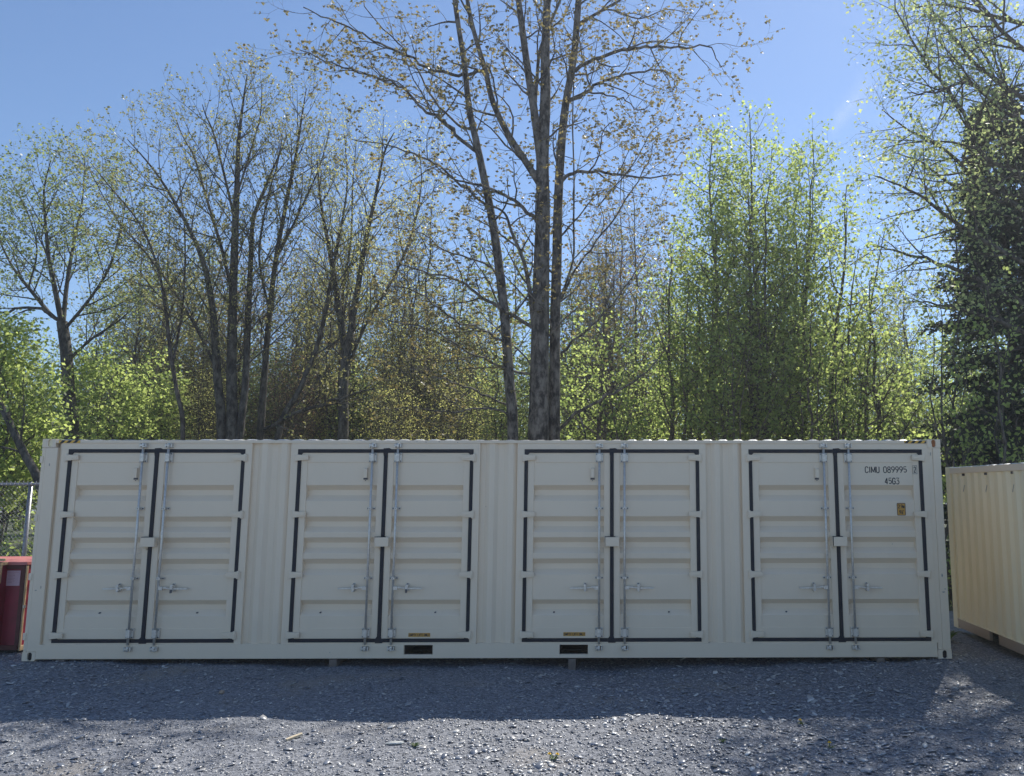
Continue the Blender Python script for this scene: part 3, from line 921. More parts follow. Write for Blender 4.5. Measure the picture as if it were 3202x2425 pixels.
# ================================================================== FENCE AND CRATES AT THE LEFT
def fence():
    root = empty('chain_link_fence', (0, 3.0, 0))
    tag(root, 'tall galvanised chain link fence behind the left end of the container', 'fence')
    y = 0.0
    top = 2.31
    xr = W(66, 1043, 3.0).x
    def tb(name, p0, p1, r):
        MB().cyl(p0, p1, r, 10).build(name, M['galv'], root)
    tb('top_rail', (-7.5, y, top), (0.4, y, top), 0.024)
    for x in (xr, xr - 2.9, xr + 2.4 if xr + 2.4 < 0.4 else xr - 5.6):
        tb('fence_post', (x, y + 0.01, -0.15), (x, y + 0.01, top - 0.01), 0.034)
        MB().cyl((x, y + 0.01, top - 0.02), (x, y + 0.01, top + 0.035), 0.040, 10, 0.02).build('post_cap', M['galv'], root)
    # woven mesh: each wire a zigzag, neighbouring wires hooked at the bends
    V, Lp = [], []
    p = 0.036
    rw = 0.0022
    def wire(pts):
        b0 = len(V)
        for q in pts:
            for a in (0.5, 2.6, 4.7):
                V.append((q[0] + rw * math.cos(a), q[1] + rw * math.sin(a) * 1.0, q[2] + rw * 0.6 * math.sin(a)))
        for i in range(len(pts) - 1):
            for k in range(3):
                k2 = (k + 1) % 3
                Lp.extend((b0 + i * 3 + k, b0 + i * 3 + k2, b0 + i * 3 + 3 + k2, b0 + i * 3 + 3 + k))
    x = -7.4
    i = 0
    nz = int((top - 0.0) / p)
    while x < 0.35:
        pts = []
        for k in range(nz + 1):
            side = (k + i) % 2
            pts.append((x + (p if side else 0.0) + (0.004 if side else -0.004), (0.006 if (k % 2) else -0.006) - 0.03, top + 0.012 - k * p))
        wire(pts)
        x += p
        i += 1
    raw_mesh('wire_mesh', V, Lp, range(0, len(Lp), 4), M['galv'], root)
    k = MB()
    x = -7.4
    while x < 0.3:
        k.cyl((x, -0.03, top), (x + 0.012, -0.03, top + 0.055), 0.003, 5)
        k.cyl((x + 0.024, -0.03, top), (x + 0.012, -0.03, top + 0.055), 0.003, 5)
        x += 0.072
    k.build('wire_barbs', M['galv'], root)


fence()


def red_crate():
    y = 1.05
    tr = W(58, 1213, y); br = W(36, 1408, y)
    root = empty('red_crate', (tr.x, y, -0.10))
    tag(root, 'dark red sheeted crate with timber battens and a pink notice beside the container', 'crate')
    H = tr.z + 0.10
    w = 1.15
    MB().box(-w, 0, 0, 0.9, 0.04, H - 0.05).build('panel', M['redw'], root, bevel=0.004)
    MB().box(-w - 0.03, 0.03, -0.03, 0.93, H - 0.045, H).build('lid', mat('sunlit_red_lid', (0.50, 0.17, 0.16), 0.5, var=0.15), root, bevel=0.004)  # lid coloured paler red for the sun falling on top
    b = MB()
    b.box(-w, 0, -0.022, -0.001, H - 0.10, H - 0.052)
    b.box(-0.05, 0.004, -0.024, -0.001, 0.10, H - 0.10)
    b.box(-w, 0.0, -0.030, -0.002, 0.035, 0.10)
    b.build('batten', M['redd'], root, bevel=0.002)
    b = MB()
    b.box(0.005, 0.022, -0.014, 0.022, 0.02, H - 0.05)
    b.box(0.0, 0.02, 0.022, 0.88, 0.02, 0.09)
    b.build('timber_edge', M['pine'], root, bevel=0.002)
    x1, x0 = -0.07, -0.40
    n_ = MB().box(x0, x1, -0.006, -0.0015, H - 0.34, H - 0.125).build('notice', M['paper'], root)
    text_obj('notice_letter', 'B', x0 + 0.055, x0 + 0.095, H - 0.255, H - 0.185, -0.0066, M['print_'], n_, .4, 0.006)
    k = MB()
    k.prism([(x0 + 0.03, H - 0.29), (x0 + 0.115, H - 0.29), (x0 + 0.130, H - 0.275), (x0 + 0.130, H - 0.18), (x0 + 0.120, H - 0.18), (x0 + 0.120, H - 0.27), (x0 + 0.03, H - 0.275)], 'y', -0.0078, -0.0068)
    for i in range(7):
        k.box(x0 + 0.155, x0 + 0.155 + (0.09, 0.10, 0.07, 0.10, 0.085, 0.10, 0.06)[i], -0.0075, -0.0068, H - 0.175 - i * 0.02, H - 0.171 - i * 0.02)
    k.box(x0 + 0.03, x1 - 0.02, -0.0075, -0.0068, H - 0.150, H - 0.146)
    k.build('notice_print', mat('faint_print', (0.38, 0.16, 0.18), 0.7), n_)
    MB().box(0.022, 0.036, -0.02, 0.02, 0.62, 0.66).build('clip', M['steel'], root)
    # neighbour at the very edge of the picture
    c = W(8, 1206, 0.9)
    r2 = empty('wooden_crate', (c.x - 0.02, 0.92, -0.10))
    tag(r2, 'red crate with pale pine edge boards at the far left edge', 'crate')
    h2 = c.z + 0.10
    MB().box(-0.75, -0.02, 0, 0.8, 0.04, h2 - 0.06).build('panel', M['redw'], r2)
    MB().box(-0.78, 0.045, -0.03, 0.0, h2 - 0.035, h2).box(-0.78, 0.0, -0.04, 0.82, h2 - 0.10, h2 - 0.06).build('lid_board', M['pine'], r2, bevel=0.003)
    MB().prism([(-0.03, h2 - 0.10), (0.0, h2 - 0.10), (0.0, h2 - 0.34), (-0.05, h2 - 0.42), (-0.05, h2 - 0.34)], 'y', -0.03, -0.001).build('edge_board', M['pine'], r2)


red_crate()


# ================================================================== TREES
class Tree:
    def __init__(s, seed):
        s.rng = random.Random(seed)
        s.parts = {'trunk': ([], []), 'crown': ([], [])}
        s.tv, s.tl = [], []      # trunk and branch tubes
        s.lv = []                # leaf quads (4 verts each)

    def rv(s):
        g = s.rng.gauss
        return Vector((g(0, 1), g(0, 1), g(0, 1)))

    def tube(s, pts, rad, n):
        V, L = s.tv, s.tl
        b0 = len(V)
        last = len(pts) - 1
        ref = Vector((0.31, 0.87, 0.38))
        cs = [(math.cos(2 * PI * k / n), math.sin(2 * PI * k / n)) for k in range(n)]
        for i, p in enumerate(pts):
            d = (pts[min(i + 1, last)] - pts[max(i - 1, 0)])
            a = d.cross(ref)
            if a.length < 1e-6: a = Vector((1, 0, 0))
            a.normalize()
            b = d.cross(a).normalized()
            r = rad[i]
            for c, sn in cs:
                V.append((p.x + (a.x * c + b.x * sn) * r, p.y + (a.y * c + b.y * sn) * r, p.z + (a.z * c + b.z * sn) * r))
        for i in range(last):
            o = b0 + i * n
            for k in range(n):
                k2 = (k + 1) % n
                L.extend((o + k, o + k2, o + n + k2, o + n + k))

    def leaf(s, p, size, d=None, asp=0.6):
        a = (d if d else s.rv()).normalized()
        b = a.cross(s.rv()).normalized()
        e = a * size
        w = b * (size * asp * 0.5)
        s.lv.extend((p, p + e * 0.45 + w, p + e, p + e * 0.5 - w))

    def leaves_at(s, p, P):
        rg = s.rng
        kind = P['leaf']
        sz = P['lsize']
        if kind == 'maple':
            for k in range(rg.randint(3, 5)):
                a = rg.uniform(0, 2 * PI)
                s.leaf(p, sz * rg.uniform(0.6, 1.2), Vector((math.cos(a), math.sin(a), rg.uniform(-0.9, 0.1))), 0.75)
        elif kind == 'bud':
            for k in range(rg.randint(1, 3)):
                s.leaf(p + s.rv() * 0.02, sz * rg.uniform(0.6, 1.3), None, 0.8)
        else:
            for k in range(P.get('lcount', 3)):
                q = p + s.rv() * P.get('lspread', 0.07)
                s.leaf(q, sz * rg.uniform(0.7, 1.25), Vector((rg.gauss(0, 1), rg.gauss(0, 1), rg.gauss(-0.5, 0.7))), 0.7)

    def inside(s, p, env):
        for c, r in env:
            q = p - c
            if (q.x / r[0]) ** 2 + (q.y / r[1]) ** 2 + (q.z / r[2]) ** 2 < 1: return True
        return False

    def grow(s, p, d, L, r, lvl, P):
        st = P['step'][lvl]
        n = max(2, int(L / st + 0.5))
        step = L / n
        pts = [p.copy()]
        rs = [r]
        wob, upb = P['wob'][lvl], P['up'][lvl]
        env = P.get('env')
        d = d.normalized()
        for i in range(n):
            d = d + s.rv() * wob
            d.z += upb
            d.normalize()
            p = p + d * step
            if env and i > 0 and not s.inside(p, env): break
            pts.append(p.copy())
            rs.append(max(r * (1 - 0.75 * (i + 1) / n), 0.0022))
        if len(pts) < 2: return
        s.tube(pts, rs, 6 if r > 0.03 else (4 if r > 0.012 else 3))
        s.kids(pts, rs, lvl, P)

    def kids(s, pts, rs, lvl, P, t0=None):
        rg = s.rng
        if lvl >= P['last']:
            # leaves along the last twigs
            m_ = P.get('per', 2)
            for k in range(m_):
                t = 1 - k / m_ * 0.8
                x = t * (len(pts) - 1)
                i = min(int(x), len(pts) - 2)
                s.leaves_at(pts[i].lerp(pts[i + 1], x - i), P)
            return
        seg = [(b - a).length for a, b in zip(pts, pts[1:])]
        tot = sum(seg)
        n = tot * P['dens'][lvl]
        n = int(n) + (1 if rg.random() < n - int(n) else 0)
        lo = P['t0'][lvl] if t0 is None else t0
        az = rg.uniform(0, 2 * PI)
        for k in range(n):
            t = lo + (1 - lo) * ((k + rg.random()) / n)
            x = t * tot
            i = 0
            while i < len(seg) - 1 and x > seg[i]:
                x -= seg[i]; i += 1
            f = min(1, x / max(seg[i], 1e-5))
            q = pts[i].lerp(pts[i + 1], f)
            tg = (pts[i + 1] - pts[i]).normalized()
            az += 2.4 + rg.uniform(-0.5, 0.5)
            a = tg.orthogonal().normalized()
            b = tg.cross(a)
            side = a * math.cos(az) + b * math.sin(az)
            if P.get('flat'): side.y *= P['flat']
            an = R(P['ang'][lvl]) * rg.uniform(0.75, 1.25)
            dd = tg * math.cos(an) + side * math.sin(an)
            LL = P['len'][lvl] * rg.uniform(0.6, 1.2) * (1 - P.get('taper', 0.45) * t)
            rr = min((rs[i] * (1 - f) + rs[i + 1] * f) * 0.6, P['rmax'][lvl])
            s.grow(q, dd, LL, max(rr, 0.003), lvl + 1, P)

    def limb(s, spec, y, r0, r1, P, lvl=0, t0=None, ground=False, dy=0.0, n=None, wig=0.0, kids=True):
        """spec: list of (u, v) or (u, v, dy)"""
        pts = []
        m_ = len(spec)
        for i, q in enumerate(spec):
            yy = y + (q[2] if len(q) > 2 else dy * i / (m_ - 1))
            pts.append(W(q[0], q[1], yy))
        if ground:
            pts.insert(0, Vector((pts[0].x, pts[0].y, -0.3)))
        # smooth with extra points
        out, k = [], len(pts)
        for i in range(k - 1):
            a, b, c, d = pts[max(i - 1, 0)], pts[i], pts[i + 1], pts[min(i + 2, k - 1)]
            sub = 4
            for j in range(sub):
                t = j / sub
                out.append(0.5 * ((2 * b) + (c - a) * t + (2 * a - 5 * b + 4 * c - d) * t * t + (3 * b - a - 3 * c + d) * t * t * t) + s.rv() * wig)
        out.append(pts[-1])
        N = len(out)
        rad = [r0 + (r1 - r0) * (i / (N - 1)) for i in range(N)]
        s.tube(out, rad, n or (12 if r0 > 0.1 else 8 if r0 > 0.04 else 5))
        if kids:
            cut = P.get('clear', 3.4)
            st_ = 0
            if ground:
                while st_ < N - 3 and out[st_].z < cut: st_ += 1
            s.kids(out[st_:], rad[st_:], lvl, P, t0)
        return out, rad

    def build(s, name, label, cat, bark, leafm, group=None, base=None, crown_name='crown'):
        if base is None:
            V = np.array(s.tv); i = V[:, 2].argmin(); base = (V[i, 0], V[i, 1], -0.1)
        root = empty(name, base)
        tag(root, label, cat, group)
        off = np.array(base)
        a = raw_mesh('trunk', np.array(s.tv) - off, s.tl, range(0, len(s.tl), 4), bark, root, smooth=True)
        lv = np.array([tuple(v) for v in s.lv]).reshape(-1, 3) - off
        raw_mesh(crown_name, lv, np.arange(len(lv)), np.arange(0, len(lv), 4), leafm, root)
        return root


# ---- maples in the middle
PM = dict(step=[0, .28, .2, .14], wob=[0, .17, .24, .25], up=[0, .03, .03, .04], dens=[2.0, 3.2, 4.4, 0], t0=[.12, .2, .2, 0], ang=[52, 50, 45, 0],
          len=[2.3, 1.0, 0.42, 0], rmax=[.03, .010, .005, 0], last=3, leaf='maple', lsize=0.075, per=2, clear=4.0)
PMl = dict(PM, dens=[2.4, 3.4, 4.4, 0], len=[1.9, 0.95, 0.42, 0])
Y = 8.0
T = Tree(11)
PT = dict(PM, dens=[1.0, 3.0, 4.4, 0])
T.limb([(1163, 945), (1165, 850), (1167, 700), (1170, 560), (1173, 450), (1172, 340), (1178, 220), (1178, 120), (1182, 0), (1190, -150)], Y, .275, .075, PT, ground=True, t0=.05)
T.limb([(1168, 345), (1154, 240), (1140, 150), (1128, 60), (1118, -20), (1105, -150)], Y, .11, .06, PM, dy=-.8)
T.limb([(1155, 235), (1160, 170), (1166, 110), (1185, 60), (1210, 0), (1240, -80)], Y, .05, .03, PM, dy=.9)
T.limb([(1165, 395), (1130, 340), (1095, 285), (1065, 220), (1048, 150), (1030, 90), (1015, 30), (1000, -60)], Y, .095, .045, PM, dy=-1.2)
T.limb([(1163, 480), (1130, 450), (1090, 420), (1040, 400), (990, 390), (950, 370)], Y, .055, .012, PMl, dy=-1.6, wig=.02)
T.limb([(1152, 700), (1143, 620), (1130, 560), (1105, 500), (1090, 460), (1055, 440)], Y, .065, .02, PMl, dy=-.8)
T.limb([(1150, 705), (1090, 672), (1040, 640), (990, 605), (930, 590), (860, 570)], Y, .05, .012, PMl, dy=-2.0, wig=.02)
T.limb([(1150, 810), (1080, 790), (1010, 760), (950, 720), (890, 700), (820, 690)], Y, .035, .01, PMl, dy=-2.2, wig=.02)
T.limb([(1110, 880), (1040, 850), (990, 830), (930, 810), (870, 790)], Y, .03, .008, PMl, dy=-2.0, wig=.02)
T.limb([(1048, 150), (1010, 160), (970, 158), (920, 145), (870, 115), (820, 95), (770, 65), (710, 40), (655, 15)], Y, .045, .012, PM, dy=-2.0, wig=.02)
T.build('maple_tree', 'tall maple with the thickest trunk rising behind the middle of the container', 'tree', M['bark_maple'], M['leaf_copper'])

T = Tree(12)
T.limb([(1197, 945), (1198, 830), (1199, 700), (1203, 560), (1206, 430), (1213, 310), (1222, 225), (1240, 120), (1250, 0), (1264, -150)], Y + .4, .155, .075, PT, ground=True, t0=.1)
T.limb([(1240, 156), (1275, 130), (1320, 115), (1370, 103), (1420, 100), (1480, 102), (1535, 100), (1556, 145)], Y + .4, .055, .010, PM, dy=-1.5, wig=.02)
T.limb([(1229, 216), (1260, 204), (1290, 180), (1325, 165), (1380, 155), (1425, 150), (1450, 165), (1462, 195)], Y + .4, .05, .010, PM, dy=.8, wig=.02)
T.limb([(1229, 216), (1265, 200), (1310, 205), (1345, 212), (1380, 235), (1410, 225)], Y + .4, .03, .008, PM, dy=-1.8, wig=.02)
T.limb([(1213, 392), (1240, 373), (1280, 370), (1330, 376), (1380, 385), (1430, 380), (1475, 372)], Y + .4, .05, .010, PM, dy=-.7, wig=.02)
T.limb([(1212, 640), (1238, 560), (1239, 480), (1240, 380), (1237, 250), (1244, 120), (1262, 50)], Y + .4, .03, .012, PM, dy=-.6)
T.limb([(1208, 650), (1240, 590), (1290, 520), (1340, 450), (1390, 370), (1420, 300)], Y + .4, .035, .01, PMl, dy=1.5, wig=.02)
T.limb([(1212, 770), (1240, 735), (1290, 690), (1350, 620), (1400, 540)], Y + .4, .04, .01, PMl, dy=-1.2, wig=.02)
T.limb([(1290, 450), (1330, 400), (1370, 350), (1400, 290), (1440, 260)], Y + .4, .02, .008, PM, dy=.5, wig=.02)
T.limb([(1200, 935), (1235, 900), (1280, 870), (1340, 840), (1400, 800), (1450, 740)], Y + .4, .05, .012, dict(PMl, dens=[1.0, 2.0, 3.0, 0]), dy=-1.2, wig=.02)
T.limb([(1252, 50), (1290, 28), (1330, 5), (1390, -30)], Y + .4, .045, .02, PM, dy=-.8)
T.limb([(1246, 60), (1310, 20), (1380, 40), (1440, 20), (1500, 30)], Y + .4, .03, .008, PM, dy=.8)
T.build('maple_tree', 'mottled dark maple stem standing just right of the thickest trunk', 'tree', M['bark_maple'], M['leaf_copper'])

T = Tree(13)
T.limb([(1108, 945), (1100, 820), (1090, 680), (1072, 530), (1055, 430), (1030, 310), (1014, 235), (1002, 130), (985, 20), (970, -100)], Y - .3, .14, .05, PT, ground=True, t0=.1)
T.limb([(1033, 330), (985, 290), (950, 255), (915, 235), (870, 190), (820, 170), (760, 150), (700, 130), (640, 102)], Y - .3, .05, .010, PM, dy=-1.2, wig=.02)
T.limb([(1024, 280), (985, 268), (940, 215), (900, 150), (860, 90), (800, 30), (780, -40)], Y - .3, .035, .012, PM, dy=1.2, wig=.02)
T.limb([(1060, 450), (1010, 410), (950, 360), (890, 330), (830, 310), (760, 300)], Y - .3, .035, .010, PMl, dy=-1.5, wig=.02)
T.limb([(1080, 600), (1030, 560), (960, 540), (900, 500), (840, 490)], Y - .3, .03, .008, PMl, dy=1.5, wig=.02)
T.limb([(1095, 745), (1040, 710), (980, 690), (920, 640), (860, 620), (790, 610)], Y - .3, .035, .008, PMl, dy=-1.8, wig=.02)
T.limb([(1105, 900), (1050, 880), (980, 890), (900, 880), (840, 890)], Y - .3, .03, .008, PMl, dy=-2.0, wig=.02)
T.build('maple_tree', 'slimmer maple left of the thickest trunk leaning left as it rises', 'tree', M['bark_maple'], M['leaf_copper'])

# ---- bare, budding trees left of the middle
PB = dict(step=[0, .34, .22, .15], wob=[0, .07, .10, .12], up=[0, .06, .05, .03], dens=[2.7, 3.6, 4.6, 0], t0=[.10, .12, .15, 0], ang=[38, 36, 38, 0],
          len=[2.5, 1.15, 0.5, 0], rmax=[.024, .009, .004, 0], last=3, leaf='bud', lsize=0.06, per=3, clear=4.2, taper=.6)
YB = 10.0
T = Tree(21)
T.limb([(500, 945), (500, 800), (503, 650), (508, 500), (512, 400), (515, 310), (524, 230), (534, 160)], YB, .17, .012, PB, ground=True, t0=.05)
T.limb([(478, 945), (470, 820), (462, 700), (452, 620), (430, 540), (385, 450), (335, 370), (275, 300)], YB, .14, .010, PB, ground=True, dy=-1, t0=.05)
T.limb([(518, 945), (530, 830), (536, 690), (542, 560), (548, 470), (575, 400), (605, 330), (620, 290)], YB, .12, .010, PB, ground=True, dy=1, t0=.1)
T.limb([(503, 640), (480, 540), (450, 440), (420, 340), (398, 300), (380, 260)], YB, .05, .010, PB, dy=1.2)
T.limb([(508, 480), (485, 380), (462, 290), (445, 250), (437, 225)], YB, .04, .010, PB, dy=-.8)
T.limb([(470, 800), (420, 700), (370, 620), (310, 540), (250, 470), (190, 360)], YB, .045, .010, PB, dy=.8)
T.limb([(512, 420), (540, 330), (562, 250), (566, 180)], YB, .03, .010, PB, dy=.5)
T.build('bare_tree', 'multi stemmed budding tree with a pointed crown above the left pair of doors', 'tree', M['bark_dark'], M['leaf_bud'])
T = Tree(22)
T.limb([(562, 945), (570, 830), (580, 700), (596, 560), (620, 430), (640, 330), (653, 245), (662, 190)], YB + .8, .12, .010, PB, ground=True, t0=.1)
T.limb([(600, 945), (648, 840), (690, 730), (712, 620), (735, 500), (750, 400), (745, 300)], YB + .8, .10, .010, PB, ground=True, dy=1, t0=.1)
T.limb([(585, 680), (560, 560), (575, 440), (600, 350), (610, 290)], YB + .8, .04, .010, PB, dy=-1)
T.limb([(596, 560), (650, 450), (690, 360), (715, 270)], YB + .8, .04, .010, PB, dy=1)
T.limb([(570, 930), (640, 893), (700, 872), (750, 855), (810, 840)], YB + .8, .06, .02, PB, dy=-1, wig=.02)
T.build('bare_tree', 'slender budding tree leaning right above the gap between the first two door pairs', 'tree', M['bark_dark'], M['leaf_bud'])
T = Tree(23)
PB2 = dict(PB, leaf='leafy', lcount=2, lsize=.055, lspread=.06, len=[2.6, 1.2, .5, 0])
T.limb([(741, 945), (742, 850), (745, 765), (734, 680), (722, 600), (706, 510), (692, 430), (684, 330)], YB + 1.5, .17, .012, PB2, ground=True, t0=.15)
T.limb([(746, 790), (760, 700), (775, 610), (792, 510), (812, 420), (830, 330), (852, 285)], YB + 1.5, .11, .012, PB2, dy=-.8)
T.limb([(750, 800), (790, 700), (850, 600), (890, 500), (910, 400), (905, 320)], YB + 1.5, .05, .010, PB2, dy=1)
T.limb([(746, 760), (740, 640), (758, 520), (762, 400), (770, 300)], YB + 1.5, .05, .010, PB2, dy=1.4)
T.build('bare_tree', 'dark forked tree with olive young leaves right of the bare pointed crown', 'tree', M['bark_dark'], M['leaf_olive'])
T = Tree(24)
T.limb([(395, 945), (383, 850), (368, 760), (356, 650), (335, 560), (300, 480), (235, 400), (195, 350)], YB - .8, .065, .008, PB, ground=True, t0=.2)
T.limb([(372, 790), (392, 680), (400, 560), (395, 450), (380, 350)], YB - .8, .035, .008, PB, dy=1)
T.build('bare_tree', 'thin pale barked tree arching left beside the left cluster of bare stems', 'tree', M['bark_brown'], M['leaf_bud'])

# ---- leafy tree at the left
PL = dict(step=[0, .3, .22, .15], wob=[0, .10, .14, .16], up=[0, .05, .04, .02], dens=[3.2, 4.2, 4.6, 0], t0=[.12, .15, .15, 0], ang=[40, 42, 45, 0],
          len=[2.2, 1.1, 0.5, 0], rmax=[.025, .010, .0045, 0], last=3, leaf='leafy', lcount=3, lspread=.08, lsize=0.085, per=2, clear=4.0, taper=.5)
YL = 12.0
T = Tree(31)
T.limb([(155, 945), (148, 850), (143, 760), (134, 695)], YL, .19, .14, dict(PL, dens=[.3, 2, 3, 0]), ground=True, t0=.3)
T.limb([(134, 700), (100, 672), (60, 664), (0, 670), (-70, 650)], YL, .06, .02, PL, dy=-1, wig=.02)
T.limb([(110, 680), (65, 625), (30, 580), (0, 520), (-30, 430)], YL, .06, .012, PL, dy=1)
T.limb([(134, 700), (118, 620), (106, 560), (98, 480), (95, 410), (110, 345)], YL, .08, .010, PL, dy=-.8)
T.limb([(136, 700), (145, 610), (160, 520), (178, 430), (184, 330)], YL, .07, .010, PL, dy=.8)
T.limb([(140, 710), (190, 650), (235, 580), (260, 500), (272, 430)], YL, .05, .010, PL, dy=-1.2)
T.limb([(60, 625), (80, 540), (60, 460), (30, 400)], YL, .03, .010, PL, dy=0)
T.limb([(145, 780), (200, 730), (260, 690), (310, 640)], YL, .045, .010, PL, dy=1)
T.build('leafy_tree', 'forked tree with pale green young leaves above the left end of the container', 'tree', M['bark_dark'], M['leaf_pale'])


# ---- generic upright leafy tree
def upright(seed, ub, ut, vt, y, wpx, name, label, bark, leafm, P, group=None, stems=3, r=.11, vb=945, low=2.2):
    """crown from the top (ut, vt) down; wpx = half width in view pixels"""
    T = Tree(seed)
    rg = T.rng
    b = W(ub, vb, y); t = W(ut, vt, y)
    k = (W(ub + 100, vb, y) - W(ub, vb, y)).length / 100
    w = wpx * k
    h = t.z
    env = [(Vector(((b.x + t.x) / 2, y, h * 0.45)), (w, w * .9, h * 0.42)), (Vector((t.x * .75 + b.x * .25, y, h * 0.70)), (w * .85, w * .75, h * 0.30)),
           (Vector((t.x, y, h * 0.88)), (w * .55, w * .5, h * 0.16))]
    P = dict(P, env=env, clear=low)
    for i in range(stems):
        a = rg.uniform(0, 2 * PI)
        q = 0.0 if i == 0 else rg.uniform(.25, .6)
        hh = h * (1.0 if i == 0 else rg.uniform(.74, .95))
        base = Vector((b.x + q * .5 * math.cos(a), y + q * .5 * math.sin(a), -0.3))
        tip = Vector((t.x + w * q * math.cos(a) * .8, y + w * q * math.sin(a) * .8, hh))
        pts = []
        N = 14
        off = Vector((0, 0, 0))
        for j in range(N + 1):
            f = j / N
            off = off + Vector((rg.gauss(0, .07), rg.gauss(0, .07), 0))
            pts.append(base.lerp(tip, f) + off * (1 if j else 0))
        rs = [r * (1 if i == 0 else .65) * (1 - .93 * j / N) + .004 for j in range(N + 1)]
        T.tube(pts, rs, 8)
        c = 0
        while pts[c].z < low: c += 1
        T.kids(pts[c:], rs[c:], 0, P, 0.0)
    return T.build(name, label, 'tree', bark, leafm, group, base=(b.x, y, -0.1))


PG = dict(step=[0, .32, .22, .15], wob=[0, .08, .12, .15], up=[0, .05, .04, .0], dens=[2.9, 3.1, 3.6, 0], t0=[0, .12, .15, 0], ang=[50, 42, 48, 0],
          len=[2.6, 1.1, 0.5, 0], rmax=[.03, .010, .0045, 0], last=3, leaf='leafy', lcount=4, lspread=.09, lsize=0.11, per=2, taper=.55)
YG = 11.5
upright(41, 1640, 1622, 245, YG, 175, 'green_tree', 'tallest fresh green tree with a pointed top right of the maples', M['bark_dark'], M['leaf_green'], PG, stems=5)
upright(42, 1710, 1745, 285, YG + .8, 145, 'green_tree', 'fresh green tree with the second highest top right of the maples', M['bark_dark'], M['leaf_green'], PG, stems=5)
upright(43, 1545, 1545, 285, YG + .5, 125, 'green_tree', 'narrow fresh green tree close to the left of the tallest green one', M['bark_dark'], M['leaf_green'], dict(PG, dens=[4.4, 4.4, 4.6, 0]), stems=2)
upright(44, 1800, 1838, 395, YG - .4, 130, 'green_tree', 'sparser green tree left of the big drooping tree at the right edge', M['bark_brown'], M['leaf_green'], dict(PG, dens=[1.9, 2.8, 3.4, 0]), stems=3)
upright(45, 1450, 1440, 520, YG + .3, 130, 'green_tree', 'low yellow green tree directly right of the maple trunks', M['bark_brown'], M['leaf_green'], dict(PG, dens=[1.9, 2.8, 3.4, 0]), stems=3)
upright(46, 1310, 1290, 640, YG - 1.5, 120, 'green_tree', 'short bushy green tree just right of the maple trunks', M['bark_brown'], M['leaf_green'], dict(PG, dens=[1.9, 2.8, 3.4, 0]), stems=3)
upright(47, 1900, 1905, 600, YG - .8, 115, 'green_tree', 'short green tree above the lettered door pair near the right corner', M['bark_brown'], M['leaf_green'], dict(PG, dens=[1.9, 2.8, 3.4, 0]), stems=3)
upright(48, 1590, 1580, 600, YG - 2.2, 150, 'green_tree', 'broad low green tree in front of the tallest green one', M['bark_brown'], M['leaf_green'], dict(PG, dens=[1.9, 2.8, 3.4, 0]), stems=4, r=.06)
upright(49, 1760, 1770, 640, YG - 2.4, 140, 'green_tree', 'broad low green tree above the third and fourth door pairs', M['bark_brown'], M['leaf_green'], dict(PG, dens=[1.9, 2.8, 3.4, 0]), stems=4, r=.06)
# left low greens
upright(51, 40, 30, 690, 8.5, 130, 'green_tree', 'dense dark green tree behind the fence at the left edge', M['bark_dark'], M['leaf_green'], dict(PG, dens=[5.0, 4.6, 4.6, 0]), stems=4, r=.07, vb=1000, low=.8)
upright(52, 235, 230, 740, 12.5, 110, 'green_tree', 'low green tree right of the forked trunk at the left', M['bark_dark'], M['leaf_green'], dict(PG, dens=[4.0, 4.0, 4.4, 0]), stems=3, r=.06)
upright(53, 340, 345, 770, 15, 100, 'green_tree', 'low green tree behind the thin arching tree', M['bark_dark'], M['leaf_green'], dict(PG, dens=[4.0, 4.0, 4.4, 0]), stems=3, r=.06)

T = Tree(55)
T.limb([(96, 1075), (78, 1025), (48, 970), (12, 895), (-30, 820), (-80, 740)], 7.0, .10, .05, dict(PL, dens=[.8, 3, 4, 0]), ground=False, n=10)
T.limb([(60, 985), (20, 968), (-40, 960)], 7.0, .03, .015, PL)
T.build('leaning_tree', 'leaning trunk with a sunlit edge behind the chain link fence', 'tree', M['bark_dark'], M['leaf_green'])

# ---- big drooping tree at the right edge
PR = dict(PG, dens=[3.2, 3.6, 4.2, 0], up=[0, .01, -.01, -.03], wob=[0, .10, .14, .16], len=[2.3, 1.1, 0.5, 0], lsize=.095, lspread=.1, lcount=2, t0=[.08, .12, .15, 0], ang=[45, 42, 45, 0])
YR = 7.0
T = Tree(61)
base = W(2300, 1000, YR)
T.limb([(2300, 1000), (2295, 800), (2285, 600), (2275, 400), (2265, 200), (2250, 0), (2240, -200)], YR, .2, .08, dict(PR, dens=[.4, 2, 3, 0]), ground=True, t0=.3)
for sp, dy_ in (([(2275, 400), (2130, 340), (2080, 240), (2010, 150), (1955, 60), (1925, -10)], -1), ([(2280, 500), (2130, 400), (2050, 330), (1965, 280), (1905, 235)], 1),
                ([(2285, 600), (2120, 520), (2020, 445), (1945, 400), (1890, 380)], -.8), ([(2290, 700), (2110, 600), (2000, 560), (1930, 540), (1885, 530)], .5),
                ([(2265, 250), (2120, 150), (2040, 60), (1980, -40)], .8), ([(2260, 150), (2160, 60), (2090, -30), (2040, -120)], -.8), ([(2290, 760), (2150, 690), (2050, 660), (1970, 650)], -1.4),
                ([(2275, 380), (2200, 250), (2150, 130), (2120, 20)], 1.5), ([(2275, 420), (2150, 420), (2060, 400), (1990, 350), (1930, 330)], 1.8),
                ([(2270, 300), (2170, 240), (2090, 180), (2020, 200), (1960, 200)], -1.8), ([(2250, 60), (2130, 30), (2040, 10), (1960, 20)], 1.2)):
    T.limb(sp, YR, .06, .010, PR, dy=dy_, wig=.015)
T.build('drooping_tree', 'large silvery green tree hanging in from the right edge of the view', 'tree', M['bark_dark'], M['leaf_silver'])


